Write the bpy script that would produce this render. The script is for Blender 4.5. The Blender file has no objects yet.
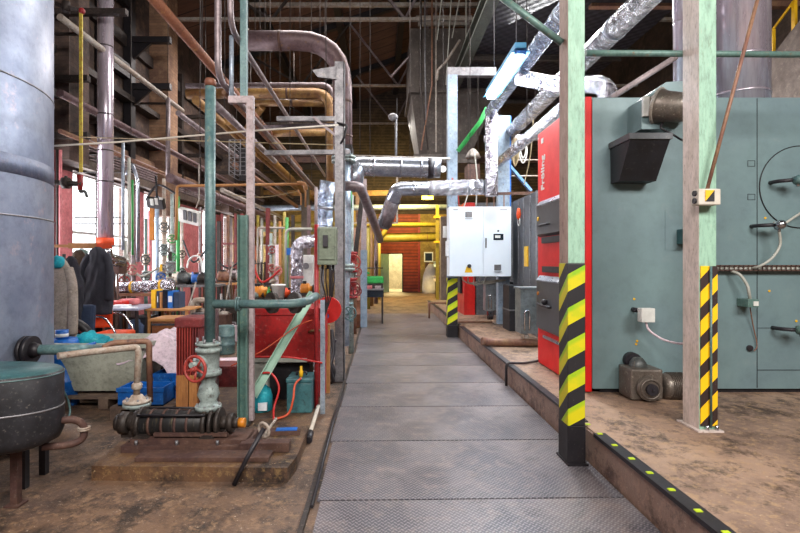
import bpy, bmesh, math, random
from mathutils import Vector, Matrix, noise
random.seed(7)
S = bpy.context.scene
C = S.collection
PI = math.pi
V = Vector

# ------------------------------------------------------------------ camera frame helpers (planning: pixel + real depth -> metres)
F = 500.0
def P(px, py, Y): return V(((px-380)/F*Y, Y, 1.5-(py-262)/F*Y))
def X_(px, Y): return (px-380)/F*Y
def Z_(py, Y): return 1.5-(py-262)/F*Y

# ------------------------------------------------------------------ materials
def lin(h):
    h = h.lstrip('#'); o = []
    for i in (0, 2, 4):
        c = int(h[i:i+2], 16)/255
        o.append(c/12.92 if c <= .04045 else ((c+.055)/1.055)**2.4)
    return (*o, 1)
class NT:
    def __init__(s, name):
        s.m = bpy.data.materials.new(name); s.m.use_nodes = True
        s.t = s.m.node_tree; s.n = s.t.nodes; s.n.clear()
        s.out = s.n.new('ShaderNodeOutputMaterial')
    def add(s, typ, **kw):
        nd = s.n.new(typ)
        for k, v in kw.items(): setattr(nd, k, v)
        return nd
    def link(s, a, b): s.t.links.new(a, b)
    def val(s, sock, v):
        if hasattr(v, 'is_output') or isinstance(v, bpy.types.NodeSocket): s.link(v, sock)
        else: sock.default_value = v
    def math(s, op, a, b=0.0):
        nd = s.add('ShaderNodeMath', operation=op); s.val(nd.inputs[0], a); s.val(nd.inputs[1], b)
        return nd.outputs[0]
    def mix(s, f, a, b):
        nd = s.add('ShaderNodeMix', data_type='RGBA'); s.val(nd.inputs[0], f); s.val(nd.inputs[6], a); s.val(nd.inputs[7], b)
        return nd.outputs[2]
    def ramp(s, f, p0, p1):
        nd = s.add('ShaderNodeMapRange'); s.val(nd.inputs[0], f); nd.inputs[1].default_value = p0; nd.inputs[2].default_value = p1
        return nd.outputs[0]
    def co(s):
        if not hasattr(s, '_c'): s._c = s.add('ShaderNodeTexCoord').outputs['Object']
        return s._c
    def xyz(s):
        sp = s.add('ShaderNodeSeparateXYZ'); s.link(s.co(), sp.inputs[0]); return sp.outputs
    def noise(s, scale, detail=4, rough=.6, stretch=None, off=0):
        nd = s.add('ShaderNodeTexNoise'); nd.inputs['Scale'].default_value = scale
        nd.inputs['Detail'].default_value = detail; nd.inputs['Roughness'].default_value = rough
        mp = s.add('ShaderNodeMapping'); s.link(s.co(), mp.inputs[0])
        mp.inputs['Location'].default_value = (off, off*1.7, off*.6)
        if stretch: mp.inputs['Scale'].default_value = stretch
        s.link(mp.outputs[0], nd.inputs['Vector'])
        return nd.outputs['Fac']
    def bsdf(s, col, rough=.5, metal=0., bump=None, bs=.2, bd=.01, emit=None, es=1):
        b = s.add('ShaderNodeBsdfPrincipled')
        s.val(b.inputs['Base Color'], col); s.val(b.inputs['Roughness'], rough); s.val(b.inputs['Metallic'], metal)
        if emit: b.inputs['Emission Color'].default_value = emit; b.inputs['Emission Strength'].default_value = es
        if bump is not None:
            bn = s.add('ShaderNodeBump'); bn.inputs['Strength'].default_value = bs; bn.inputs['Distance'].default_value = bd
            s.val(bn.inputs['Height'], bump); s.link(bn.outputs[0], b.inputs['Normal'])
        s.link(b.outputs[0], s.out.inputs[0]); return s.m
M = {}
def mat(name, a, b=None, c=None, scale=6, rough=.5, metal=0., bs=.15, stretch=None, amt=(.4, .65), camt=(.58, .7), cscale=None, grime=None):
    grime = (.45 if c else .15) if grime is None else grime
    t = NT(name); a = lin(a)
    col = a
    n1 = t.noise(scale, 5, .65, stretch)
    if b: col = t.mix(t.ramp(n1, *amt), a, lin(b))
    if c:
        n2 = t.noise(cscale or scale*2.3, 6, .7, stretch, 3.3)
        col = t.mix(t.ramp(n2, *camt), col, lin(c))
    if grime > 0:      # dirt: streaky fine and coarse soiling
        g1 = t.noise(scale*5, 5, .75, stretch, 7.7); g2 = t.noise(1.7, 4, .7, (1, 1, .6), 1.3)
        col = t.mix(t.math('MULTIPLY', t.ramp(g1, .48, .72), grime), col, lin('#1c1613'))
        col = t.mix(t.math('MULTIPLY', t.ramp(g2, .5, .75), grime*.7), col, lin('#2a1f1a'))
        col = t.mix(t.math('MULTIPLY', t.ramp(g1, .42, .26), grime*.5), col, lin('#c8bcb0'))
    rg = t.math('ADD', t.math('MULTIPLY', n1, .3), rough-.15)
    M[name] = t.bsdf(col, rg, metal, n1, bs, .01)
    return M[name]
mat('tank_alu', '#98a2b8', '#808ba4', '#b4a8b4', 2.2, .45, .3, .05, grime=.25)
mat('tank_dark', '#5c6680', '#707a90', '#8c8494', 3, .5, .3, .05)
mat('alu_clad', '#b7bcc6', '#979cab', '#8f8576', 5, .3, .85, .05, camt=(.62, .8))
mat('stainless', '#d2c8d2', '#ac9fae', None, 3, .25, .6, .03, stretch=(3, 3, .3))  # pale vertical streaks in the colour stand for highlights
mat('pale_galv', '#a9b6c4', '#8794a4', '#c8cdd2', 8, .45, .5, .08)
mat('black_tank', '#1e1f24', '#2a2a30', '#4a4a50', 9, .5, .1, .15, camt=(.68, .8))
mat('teal_top', '#2c5a5c', '#1e4044', '#567a78', 9, .4, 0, .1)
mat('pipe_rust', '#7c5548', '#8f6d52', '#4a3630', 7, .6, .15, .2)
mat('pipe_orange', '#84523a', '#6c4232', '#a07848', 6, .55, .15, .15)
mat('pipe_pink', '#6c6062', '#8e8286', '#5a453c', 8, .45, .35, .1)
mat('pipe_brown_clad', '#5c484a', '#725e62', '#7c5c38', 5, .5, .35, .12)
mat('pipe_ochre', '#74502e', '#94723e', '#402c20', 5, .5, .2, .15)
mat('pipe_white', '#a09a94', '#8b7d70', '#6b4a3a', 8, .55, .1, .15)
mat('pipe_teal', '#4a686c', '#5f7c7a', '#8c8a74', 9, .45, .1, .12, camt=(.6, .72))
mat('pipe_greenish', '#66837c', '#52706a', '#8a6a50', 9, .45, .15, .12)
mat('steel_dark', '#2a2524', '#3a302c', '#4c3c34', 8, .6, .3, .15)
mat('steel_black', '#17151a', '#221e22', None, 8, .5, .2, .1)
mat('steel_grey', '#868488', '#66666a', '#96908a', 8, .45, .4, .12)
mat('post_pink', '#a8989a', '#908284', '#6d5246', 7, .55, .1, .15)
mat('post_green', '#4c6c66', '#5c7c74', '#7b8a70', 7, .5, 0, .12)
mat('col_green', '#93b8a2', '#84a894', '#646e50', 4, .55, 0, .15, stretch=(2, 2, .5), camt=(.6, .75))
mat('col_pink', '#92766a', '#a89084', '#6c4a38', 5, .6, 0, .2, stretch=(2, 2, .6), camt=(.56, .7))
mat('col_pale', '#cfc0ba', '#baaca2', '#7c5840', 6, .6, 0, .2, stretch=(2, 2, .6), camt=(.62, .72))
mat('col_blue', '#74869a', '#8c9cab', '#6a6664', 6, .55, .1, .1)
mat('lamp_glow_blue', '#4d9ccc', '#5aa8d4', None, 6, .5)  # blue glow of the tube put into the housing colour
mat('brace_blue', '#4f7fb0', '#6f96c0', None, 6, .5)
mat('bright_blue', '#0a62b8', '#0d55a0', '#3c86c8', 6, .45)
mat('cyan', '#12a4b4', '#0c8496', '#56c4cc', 6, .8)
mat('boiler_teal', '#71878a', '#687c82', '#7a9294', 1.2, .38, .1, .02, camt=(.6, .9), grime=.14)
mat('boiler_red', '#dc0404', '#cc0404', None, 3, .55, 0, .02, grime=.03)
mat('boiler_red2', '#c4201c', '#a81814', None, 3, .4, 0, .02)
mat('red_tank', '#a30f10', '#8a0c0e', '#6a0c0c', 4, .5, 0, .08)
mat('red_paint', '#9c1c20', '#7c181a', '#c04844', 8, .5, 0, .1, camt=(.66, .8))
mat('red_wheel', '#a83e36', '#8c2f2a', '#c07c70', 12, .5, 0, .12, camt=(.6, .75))
mat('maroon', '#7c2c2c', '#5c2024', '#9a504a', 8, .55, 0, .12, camt=(.62, .8))
mat('door_dark', '#4a4b50', '#55565b', None, 3, .35, .2, .02)
mat('dark_grey', '#4c4d52', '#5c5e63', '#6d6862', 3, .45, .2, .05)
mat('dark_box', '#16171c', '#202128', None, 5, .5, .1, .05)
mat('teal_box', '#2f5a60', '#3c6c70', '#26383c', 5, .45, 0, .08)
mat('deck_green', '#3c403a', '#484c44', '#2c2e2a', 6, .6, .1, .1)
mat('boxgreen', '#66705f', '#768070', '#4a5046', 6, .5, .1, .1)
mat('cabinet_white', '#dce6f2', '#e0e8f2', None, 2, .35, 0, .01, grime=.02)
mat('white_plastic', '#d8d8d4', '#c4c4c0', None, 6, .5)
mat('paper', '#dfe2e6', '#ced2d8', None, 9, .7)
mat('tub_grey', '#a4a698', '#929486', '#b8b8a8', 4, .55, 0, .06)
mat('sheet', '#c8b4be', '#dccad2', '#8f7c8c', 6, .85, 0, .5)
mat('beige_cloth', '#a2958a', '#8e8276', '#b8aca0', 9, .9, 0, .4)
mat('black_cloth', '#22232c', '#2e2e38', None, 12, .9, 0, .4)
mat('brown_cloth', '#5c4a3c', '#44382e', '#7a6450', 14, .9, 0, .4)
mat('navy_cloth', '#22304a', '#2e3d58', None, 12, .85, 0, .4)
mat('lime', '#b8d020', '#a8c018', None, 9, .7)
mat('orange', '#dd4a12', '#c03c10', None, 6, .6)
mat('orange_hose', '#c8502c', '#b04024', None, 9, .5)
mat('red_hose', '#c02420', '#a01c1c', None, 9, .5)
mat('rubber', '#17151a', '#26222a', None, 9, .5)
mat('chrome', '#c8c8cc', '#a8a8ae', None, 8, .2, 1., .02)
mat('cast_dark', '#2c2624', '#3d342e', '#6a5a4a', 12, .55, .3, .3, camt=(.62, .75))
mat('cast_banded', '#2c2c2e', '#1e1c1a', '#7a6c48', 5, .5, .35, .15, stretch=(3.5, .3, .3), camt=(.58, .7), cscale=9)
mat('valve_white', '#98a6a2', '#7c8886', '#4a4640', 9, .5, .1, .25, camt=(.56, .68))
mat('valve_rust', '#9c8878', '#b8aea2', '#6a4434', 10, .6, .1, .25)
mat('rust_steel', '#4c3430', '#5f4438', '#2c2220', 7, .7, .2, .3)
mat('plank', '#a8703c', '#8c5a30', '#c08c50', 4, .65, 0, .2, stretch=(6, 6, .8))
mat('wood_brown', '#6c3c1e', '#82502c', '#4a2814', 5, .5, 0, .15, stretch=(1, 4, 1))
mat('wood_light', '#b4804c', '#9c6a3c', None, 5, .6, 0, .15, stretch=(1, 4, 1))
mat('pallet', '#5c4a40', '#786454', '#3a302a', 5, .8, 0, .2)
mat('laminate', '#8c90a4', '#7c8094', None, 5, .4)
mat('yellow', '#e6b410', '#d4a010', None, 6, .5)
mat('yellow_pipe', '#8c7c28', '#7a6c24', '#7c6c28', 6, .5)
mat('amber', '#c87a18', '#b06a14', None, 6, .5)
mat('green_paint', '#1c8c3c', '#187a34', None, 6, .45)
mat('green_light', '#2aa44c', '#208c40', '#3cb860', 6, .4)
mat('rope', '#a89878', '#8c7c60', None, 20, .9)
mat('coral', '#d07c80', '#b8646a', '#d89494', 3, .7, 0, .1)
mat('grey_motor', '#5c6060', '#4a4c4c', '#7c7468', 8, .45, .4, .2)
mat('motor_steel', '#6f665f', '#6c6058', '#b0a898', 12, .45, .5, .3)
mat('pale_green', '#9cbcaa', '#8cae9c', None, 4, .6)
mat('pvc', '#a8a8a0', '#98988f', None, 8, .5)
mat('tape', '#d8c84c', '#b88c34', '#c8b890', 20, .6)
mat('hopper_steel', '#4c443f', '#3e3733', '#5c534c', 2.5, .7, .1, .15)
mat('bin_steel', '#858b90', '#6a7075', '#a0a4a8', 3, .35, .4, .05)
mat('concrete_dark', '#6d6058', '#5a4e48', '#82746a', 2.5, .85, 0, .25)
mat('panel_wall', '#97908a', '#857e78', '#a89e94', 3, .8, 0, .1)
mat('white_cloth', '#c8c0b4', '#b8b0a4', None, 6, .9, 0, .3)
mat('display', '#16202a', '#1c2834', None, 6, .2)

# crumpled foil cladding; glints and shade of the crumples are in the colour
def foil(name, a, b, sc=14):
    t = NT(name)
    vo = t.add('ShaderNodeTexVoronoi'); vo.inputs['Scale'].default_value = sc; t.link(t.co(), vo.inputs['Vector'])
    n = t.noise(sc*.8, 6, .8)
    h = t.math('ADD', vo.outputs['Distance'], n)
    M[name] = t.bsdf(t.mix(t.ramp(n, .42, .58), lin(a), lin(b)), .25, .8, h, 1.0, .05)
foil('foil', '#f0f2fa', '#84848f', 11)
foil('foil_fine', '#f0eef6', '#6c6878', 17)
foil('foil_blue', '#dce8fa', '#70809c', 10)

# floor concrete
def floor_mat(name, a, b, c, d, speck='#c8b8a8'):
    t = NT(name)
    n1 = t.noise(.9, 6, .7, (1, 1, 1)); n2 = t.noise(2.6, 8, .75, (1, .7, 1), 5); n3 = t.noise(14, 6, .8, None, 9); n4 = t.noise(42, 4, .8, None, 2)
    n5 = t.noise(6, 8, .8, (1, 1, 1), 12)
    col = t.mix(t.ramp(n1, .42, .58), lin(a), lin(b))
    col = t.mix(t.ramp(n2, .5, .6), col, lin(c))
    col = t.mix(t.math('MULTIPLY', t.ramp(n5, .52, .62), .65), col, lin('#2a211c'))
    col = t.mix(t.math('MULTIPLY', t.ramp(n3, .52, .62), .6), col, lin(d))
    col = t.mix(t.math('MULTIPLY', t.ramp(n4, .64, .7), .8), col, lin(speck))
    M[name] = t.bsdf(col, t.math('ADD', t.math('MULTIPLY', n2, .5), .3), 0., t.math('ADD', n3, n2), .35, .02)
floor_mat('floor', '#544238', '#705744', '#32271f', '#94765a', '#d8c8b4')
floor_mat('floor_right', '#7c6456', '#a08470', '#4c3a30', '#b0906c', '#dcc8ac')
floor_mat('plinth', '#4e3a2e', '#644832', '#261b16', '#8c7048', '#dcc090')
floor_mat('curb', '#7c6052', '#8c7468', '#54403a', '#a48474')

# checker (tread) plate
def tread():
    t = NT('tread'); x, y, z = t.xyz()
    k = 27.0
    u = t.math('MULTIPLY', t.math('ADD', x, y), k); v = t.math('MULTIPLY', t.math('SUBTRACT', x, y), k)
    par = t.math('FLOORED_MODULO', t.math('ADD', t.math('FLOOR', u), t.math('FLOOR', v)), 2.0)
    fu = t.math('ABSOLUTE', t.math('SUBTRACT', t.math('FRACT', u), .5)); fv = t.math('ABSOLUTE', t.math('SUBTRACT', t.math('FRACT', v), .5))
    a = t.math('MULTIPLY', t.math('LESS_THAN', fu, .44), t.math('LESS_THAN', fv, .17))
    b = t.math('MULTIPLY', t.math('LESS_THAN', fv, .44), t.math('LESS_THAN', fu, .17))
    h = t.math('ADD', t.math('MULTIPLY', a, par), t.math('MULTIPLY', b, t.math('SUBTRACT', 1.0, par)))
    n = t.noise(1.3, 6, .7, None, 4); n2 = t.noise(9, 5, .7, None, 1); n3 = t.noise(.7, 4, .6, (1, 1, 1), 8)
    n9 = t.noise(5, 8, .85, (1, 1, 1), 14)
    col = t.mix(t.ramp(n, .42, .58), lin('#45424a'), lin('#6f686a'))
    col = t.mix(t.ramp(n3, .5, .68), col, lin('#4b4b54'))
    col = t.mix(t.math('MULTIPLY', t.ramp(n2, .5, .7), .6), col, lin('#877871'))
    col = t.mix(t.math('MULTIPLY', t.ramp(n9, .52, .64), .55), col, lin('#2c2a2e'))
    col = t.mix(t.math('MULTIPLY', h, .38), col, lin('#b0a8ac'))
    M['tread'] = t.bsdf(col, t.math('ADD', t.math('MULTIPLY', n, .4), .22), .35, h, .6, .012)
tread()

def hazard(name, period, dx, dy, duty=.5, yel='#e8b80c', wear='#7cb828', blk='#1c1a1e', amt=.3):
    t = NT(name); x, y, z = t.xyz()
    c = t.math('ADD', z, t.math('ADD', t.math('MULTIPLY', x, dx), t.math('MULTIPLY', y, dy)))
    f = t.math('FRACT', t.math('ADD', t.math('DIVIDE', c, period), 50.0))
    m = t.math('LESS_THAN', f, duty)
    n = t.noise(5, 5, .6, (1, 1, 1), 2)
    edge = t.math('MULTIPLY', t.ramp(f, duty-.2, duty-.1), amt*2)
    yc = t.mix(t.math('MINIMUM', t.math('ADD', edge, t.math('MULTIPLY', t.ramp(n, .55, .65), amt)), 1.0), lin(yel), lin(wear))
    sc = t.noise(40, 5, .8, (1, 1, .4), 6)
    col = t.mix(m, lin(blk), yc)
    col = t.mix(t.math('MULTIPLY', t.ramp(sc, .64, .72), .5), col, lin('#6c6a68'))
    M[name] = t.bsdf(col, .5, 0., n, .1, .01)
hazard('hazard_green', .247, -.55, .9, .52, '#c8bc08', '#6cb018')
hazard('hazard_yellow', .215, -1.05, 1.0, .54, '#f0bc0c', '#d4a010', '#30201e', .1)
hazard('hazard_far', .245, -.62, .9, .52, '#d8d80c', '#9ccc1c')

# brick wall (left): in the Y-Z plane
def brick(name, cols, mortar, sc=3.4, axis='y'):
    t = NT(name); x, y, z = t.xyz()
    cb = t.add('ShaderNodeCombineXYZ'); t.link(y if axis == 'y' else x, cb.inputs[0]); t.link(z, cb.inputs[1])
    br = t.add('ShaderNodeTexBrick'); t.link(cb.outputs[0], br.inputs[0])
    br.inputs['Color1'].default_value = lin(cols[0]); br.inputs['Color2'].default_value = lin(cols[1]); br.inputs['Mortar'].default_value = lin(mortar)
    br.inputs['Scale'].default_value = sc; br.inputs['Mortar Size'].default_value = .012; br.inputs['Bias'].default_value = -.1
    n = t.noise(1.1, 6, .7); n2 = t.noise(4, 6, .75, None, 4)
    col = t.mix(t.ramp(n, .42, .64), br.outputs[0], lin(cols[2])); col = t.mix(t.math('MULTIPLY', t.ramp(n2, .5, .68), .6), col, lin(cols[3]))
    M[name] = t.bsdf(col, .85, 0., t.math('ADD', br.outputs['Fac'], n2), .4, .015)
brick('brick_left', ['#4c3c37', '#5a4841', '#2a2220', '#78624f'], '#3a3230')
brick('brick_lit', ['#8c6c54', '#7a5c48', '#5c443a', '#a8886a'], '#5a4840')  # lighter copy of the wall brick, its lit look is in the colour
brick('far_wall', ['#8c7644', '#9c844c', '#5c4a2c', '#b09850'], '#6a5630', 2.5, 'x')  # yellow light at the far end is also in the brick colours
brick('right_wall', ['#4c4038', '#58493e', '#352c28', '#6a584a'], '#3a322e')
def planks(name, a, b, line, period=.55):
    t = NT(name); x, y, z = t.xyz()
    f = t.math('FRACT', t.math('ADD', t.math('DIVIDE', y, period), 30.0))
    l = t.math('LESS_THAN', f, .06)
    n = t.noise(1.3, 6, .7, (1, 3, 1))
    M[name] = t.bsdf(t.mix(l, t.mix(t.ramp(n, .35, .65), lin(a), lin(b)), lin(line)), .85, 0., n, .3, .02)
planks('roof_boards', '#4a342c', '#64493c', '#1c1412', .7)
def shutter():
    t = NT('shutter'); x, y, z = t.xyz()
    f = t.math('FRACT', t.math('DIVIDE', z, .16))
    n = t.noise(3, 5, .7)
    col = t.mix(t.math('LESS_THAN', f, .2), t.mix(t.ramp(n, .4, .6), lin('#963a20'), lin('#7c2c1c')), lin('#48180e'))
    M['shutter'] = t.bsdf(col, .6, .1, f, .5, .03)
shutter()
def grating(name, a, b, k=14):
    t = NT(name); x, y, z = t.xyz()
    s = t.math('MULTIPLY', t.math('SINE', t.math('MULTIPLY', x, k*6.28)), t.math('SINE', t.math('MULTIPLY', y, k*6.28)))
    n = t.noise(1.5, 5, .7)
    M[name] = t.bsdf(t.mix(t.ramp(s, -.2, .4), lin(a), lin(b)), .6, .3, s, .3, .01)
grating('grating', '#121118', '#25232d', 5)
def emis(name, col, s):
    t = NT(name); e = t.add('ShaderNodeEmission'); e.inputs[0].default_value = lin(col); e.inputs[1].default_value = s
    t.link(e.outputs[0], t.out.inputs[0]); M[name] = t.m
emis('tube_glow', '#f0fbff', 26); emis('sodium_glow', '#ffd23c', 14); emis('led', '#ffffff', 2.0); emis('window_day', '#ffffff', 3.0)
def glass(name, tint='#ffffff', gl=.08):
    t = NT(name); tr = t.add('ShaderNodeBsdfTransparent'); tr.inputs[0].default_value = lin(tint)
    g = t.add('ShaderNodeBsdfGlossy'); g.inputs['Roughness'].default_value = .1
    mx = t.add('ShaderNodeMixShader'); mx.inputs[0].default_value = gl
    t.link(tr.outputs[0], mx.inputs[1]); t.link(g.outputs[0], mx.inputs[2]); t.link(mx.outputs[0], t.out.inputs[0]); M[name] = t.m
glass('glass')

# ------------------------------------------------------------------ mesh builder
def frame(d):
    d = d.normalized(); a = V((0, 0, 1)) if abs(d.z) < .9 else V((1, 0, 0))
    u = d.cross(a).normalized(); return u, d.cross(u).normalized()
def fillet(pts, b, n=6):
    pts = [V(p) for p in pts]
    if b <= 0 or len(pts) < 3: return pts
    out = [pts[0]]
    for i in range(1, len(pts)-1):
        a, p, c = pts[i-1], pts[i], pts[i+1]
        d1, d2 = (a-p), (c-p); r = min(b, d1.length*.48, d2.length*.48)
        s, e = p+d1.normalized()*r, p+d2.normalized()*r
        for k in range(n+1):
            t = k/n; out.append(s*(1-t)**2+p*2*t*(1-t)+e*t*t)
    out.append(pts[-1]); return out
def smooth_path(pts, n=8):
    pts = [V(p) for p in pts]; q = [pts[0]]+pts+[pts[-1]]; out = []
    for i in range(1, len(q)-2):
        for k in range(n):
            t = k/n; a, b, c, d = q[i-1], q[i], q[i+1], q[i+2]
            out.append(.5*((2*b)+(c-a)*t+(2*a-5*b+4*c-d)*t*t+(3*b-a-3*c+d)*t**3))
    out.append(pts[-1]); return out
class MB:
    def __init__(s): s.b = bmesh.new()
    def _ring(s, pts): return [s.b.verts.new(p) for p in pts]
    def quad(s, v, mi=0, sm=False):
        try:
            f = s.b.faces.new(v); f.material_index = mi; f.smooth = sm
        except ValueError: pass
    def box(s, x0, x1, y0, y1, z0, z1, mi=0, bev=0):
        if bev > 0:
            t = bmesh.new(); bmesh.ops.create_cube(t, size=1)
            for v in t.verts: v.co = V(((x0+x1)/2+v.co.x*(x1-x0), (y0+y1)/2+v.co.y*(y1-y0), (z0+z1)/2+v.co.z*(z1-z0)))
            bmesh.ops.bevel(t, geom=t.edges[:], offset=bev, segments=2, affect='EDGES', profile=.6)
            s._merge(t, mi); return s
        v = s._ring([(x, y, z) for x in (x0, x1) for y in (y0, y1) for z in (z0, z1)])
        for q in ((0, 1, 3, 2), (4, 6, 7, 5), (0, 4, 5, 1), (2, 3, 7, 6), (0, 2, 6, 4), (1, 5, 7, 3)): s.quad([v[i] for i in q], mi)
        return s
    def _merge(s, t, mi=0):
        mp = {}
        for v in t.verts: mp[v] = s.b.verts.new(v.co)
        for f in t.faces:
            g = s.b.faces.new([mp[v] for v in f.verts]); g.material_index = mi; g.smooth = f.smooth
        t.free()
    def obox(s, c, size, rot=(0, 0, 0), mi=0, bev=0):
        t = MB(); t.box(-size[0]/2, size[0]/2, -size[1]/2, size[1]/2, -size[2]/2, size[2]/2, 0, bev)
        from mathutils import Euler
        m = Matrix.Translation(V(c)) @ Euler(rot).to_matrix().to_4x4()
        for v in t.b.verts: v.co = m @ v.co
        s._merge(t.b, mi); return s
    def bar(s, p0, p1, w, h, mi=0):        # rectangular bar between two points
        p0, p1 = V(p0), V(p1); u, v = frame(p1-p0)
        A = [s.b.verts.new(p+u*a*w/2+v*b*h/2) for p in (p0, p1) for a, b in ((-1, -1), (1, -1), (1, 1), (-1, 1))]
        s.quad(A[:4][::-1], mi); s.quad(A[4:], mi)
        for i in range(4): s.quad([A[i], A[(i+1) % 4], A[4+(i+1) % 4], A[4+i]], mi)
        return s
    def cyl(s, p0, p1, r0, r1=None, seg=20, cap=True, mi=0):
        p0, p1 = V(p0), V(p1); r1 = r0 if r1 is None else r1; u, v = frame(p1-p0)
        cs = [(math.cos(2*PI*i/seg), math.sin(2*PI*i/seg)) for i in range(seg)]
        a = s._ring([p0+(u*c+v*d)*r0 for c, d in cs]); b = s._ring([p1+(u*c+v*d)*r1 for c, d in cs])
        for i in range(seg): s.quad([a[i], a[(i+1) % seg], b[(i+1) % seg], b[i]], mi, True)
        if cap: s.quad(a[::-1], mi); s.quad(b, mi)
        return s
    def tube(s, pts, r, seg=14, bend=0, mi=0):
        pts = fillet(pts, bend) if bend else [V(p) for p in pts]
        rs = r if isinstance(r, list) else [r]*len(pts)
        u = None; rings = []
        for i, p in enumerate(pts):
            d = (pts[min(i+1, len(pts)-1)]-pts[max(i-1, 0)]).normalized()
            if u is None: u = frame(d)[0]
            u = (u-d*u.dot(d)).normalized(); v = d.cross(u)
            rings.append(s._ring([p+(u*math.cos(2*PI*k/seg)+v*math.sin(2*PI*k/seg))*rs[i] for k in range(seg)]))
        for a, b in zip(rings, rings[1:]):
            for k in range(seg): s.quad([a[k], a[(k+1) % seg], b[(k+1) % seg], b[k]], mi, True)
        s.quad(rings[0][::-1], mi); s.quad(rings[-1], mi); return s
    def torus(s, c, n, R, r, seg=32, rs=8, mi=0, arc=1.0):
        c = V(c); u, v = frame(V(n)); n = V(n).normalized(); rings = []
        for i in range(seg if arc == 1 else seg+1):
            a = 2*PI*arc*i/seg; d = u*math.cos(a)+v*math.sin(a)
            rings.append(s._ring([c+d*(R+r*math.cos(2*PI*k/rs))+n*r*math.sin(2*PI*k/rs) for k in range(rs)]))
        m = len(rings)
        for i in range(m if arc == 1 else m-1):
            a, b = rings[i], rings[(i+1) % m]
            for k in range(rs): s.quad([a[k], b[k], b[(k+1) % rs], a[(k+1) % rs]], mi, True)
        return s
    def lathe(s, prof, c=(0, 0, 0), axis=(0, 0, 1), seg=28, mi=0):
        c = V(c); n = V(axis).normalized(); u, v = frame(n); rings = []
        for r, h in prof:
            rings.append(s._ring([c+n*h+(u*math.cos(2*PI*k/seg)+v*math.sin(2*PI*k/seg))*max(r, 1e-4) for k in range(seg)]))
        for a, b in zip(rings, rings[1:]):
            for k in range(seg): s.quad([a[k], a[(k+1) % seg], b[(k+1) % seg], b[k]], mi, True)
        s.quad(rings[0][::-1], mi); s.quad(rings[-1], mi); return s
    def sphere(s, c, r, sc=(1, 1, 1), seg=16, mi=0, nz=0, ns=3):
        t = bmesh.new(); bmesh.ops.create_uvsphere(t, u_segments=seg, v_segments=max(seg*2//3, 6), radius=1)
        for v in t.verts:
            k = 1+nz*noise.noise(v.co*ns+V(c)*3)
            v.co = V(c)+V((v.co.x*sc[0], v.co.y*sc[1], v.co.z*sc[2]))*r*k
        for f in t.faces: f.smooth = True
        s._merge(t, mi); return s
    def prism(s, poly, axis, a0, a1, mi=0):   # poly in the two other axes
        def mk(p, a):
            return {'x': (a, p[0], p[1]), 'y': (p[0], a, p[1]), 'z': (p[0], p[1], a)}[axis]
        A = s._ring([mk(p, a0) for p in poly]); B = s._ring([mk(p, a1) for p in poly]); n = len(poly)
        s.quad(A[::-1], mi); s.quad(B, mi)
        for i in range(n): s.quad([A[i], A[(i+1) % n], B[(i+1) % n], B[i]], mi)
        return s
    def loft(s, rings, seg=16, mi=0, nz=0, ns=4):   # rings: (centre, rx, ry) stacked vertically
        R = []
        for c, rx, ry in rings:
            c = V(c); pts = []
            for k in range(seg):
                a = 2*PI*k/seg; q = c+V((rx*math.cos(a), ry*math.sin(a), 0))
                w = nz*noise.noise(V((q.x, q.y, q.z*.35))*ns*3); pts.append(q+V((math.cos(a), math.sin(a), 0))*w)
            R.append(s._ring(pts))
        for a, b in zip(R, R[1:]):
            for k in range(seg): s.quad([a[k], a[(k+1) % seg], b[(k+1) % seg], b[k]], mi, True)
        s.quad(R[0][::-1], mi, True); s.quad(R[-1], mi, True); return s
    def sheet(s, f, nu, nv, th=.01, mi=0):
        A = [[s.b.verts.new(f(i/nu, j/nv)) for j in range(nv+1)] for i in range(nu+1)]
        B = [[s.b.verts.new(V(f(i/nu, j/nv))-V((0, 0, th))) for j in range(nv+1)] for i in range(nu+1)]
        for i in range(nu):
            for j in range(nv):
                s.quad([A[i][j], A[i+1][j], A[i+1][j+1], A[i][j+1]], mi, True)
                s.quad([B[i][j], B[i][j+1], B[i+1][j+1], B[i+1][j]], mi, True)
        for i in range(nu): s.quad([A[i][0], B[i][0], B[i+1][0], A[i+1][0]], mi); s.quad([A[i][nv], A[i+1][nv], B[i+1][nv], B[i][nv]], mi)
        for j in range(nv): s.quad([A[0][j], A[0][j+1], B[0][j+1], B[0][j]], mi); s.quad([A[nu][j], B[nu][j], B[nu][j+1], A[nu][j+1]], mi)
        return s
def wloc(o):
    l = V((0, 0, 0))
    while o: l = l+o.location; o = o.parent
    return l
def build(name, mb, m, parent=None, label=None):
    me = bpy.data.meshes.new(name)
    bmesh.ops.recalc_face_normals(mb.b, faces=mb.b.faces[:])
    if parent: off = wloc(parent); base = V((0, 0, 0))
    else:
        co = [v.co for v in mb.b.verts]
        off = V(((min(c.x for c in co)+max(c.x for c in co))/2, (min(c.y for c in co)+max(c.y for c in co))/2, min(c.z for c in co))); base = off
    for v in mb.b.verts: v.co -= off
    mb.b.to_mesh(me); mb.b.free()
    for q in (m if isinstance(m, (list, tuple)) else [m]): me.materials.append(M[q])
    o = bpy.data.objects.new(name, me); C.objects.link(o); o.location = base; o.parent = parent
    if label: o['label'] = label
    return o
def thing(name, label, cat, loc, group=None, rz=0):
    o = bpy.data.objects.new(name, None); C.objects.link(o); o.location = V(loc); o.rotation_euler.z = rz
    o.empty_display_size = .1
    o['label'] = label; o['category'] = cat
    if group: o['group'] = group
    return o
def solo(name, label, cat, mb, m, group=None):
    o = build(name, mb, m); o['label'] = label; o['category'] = cat
    if group: o['group'] = group
    return o
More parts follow.
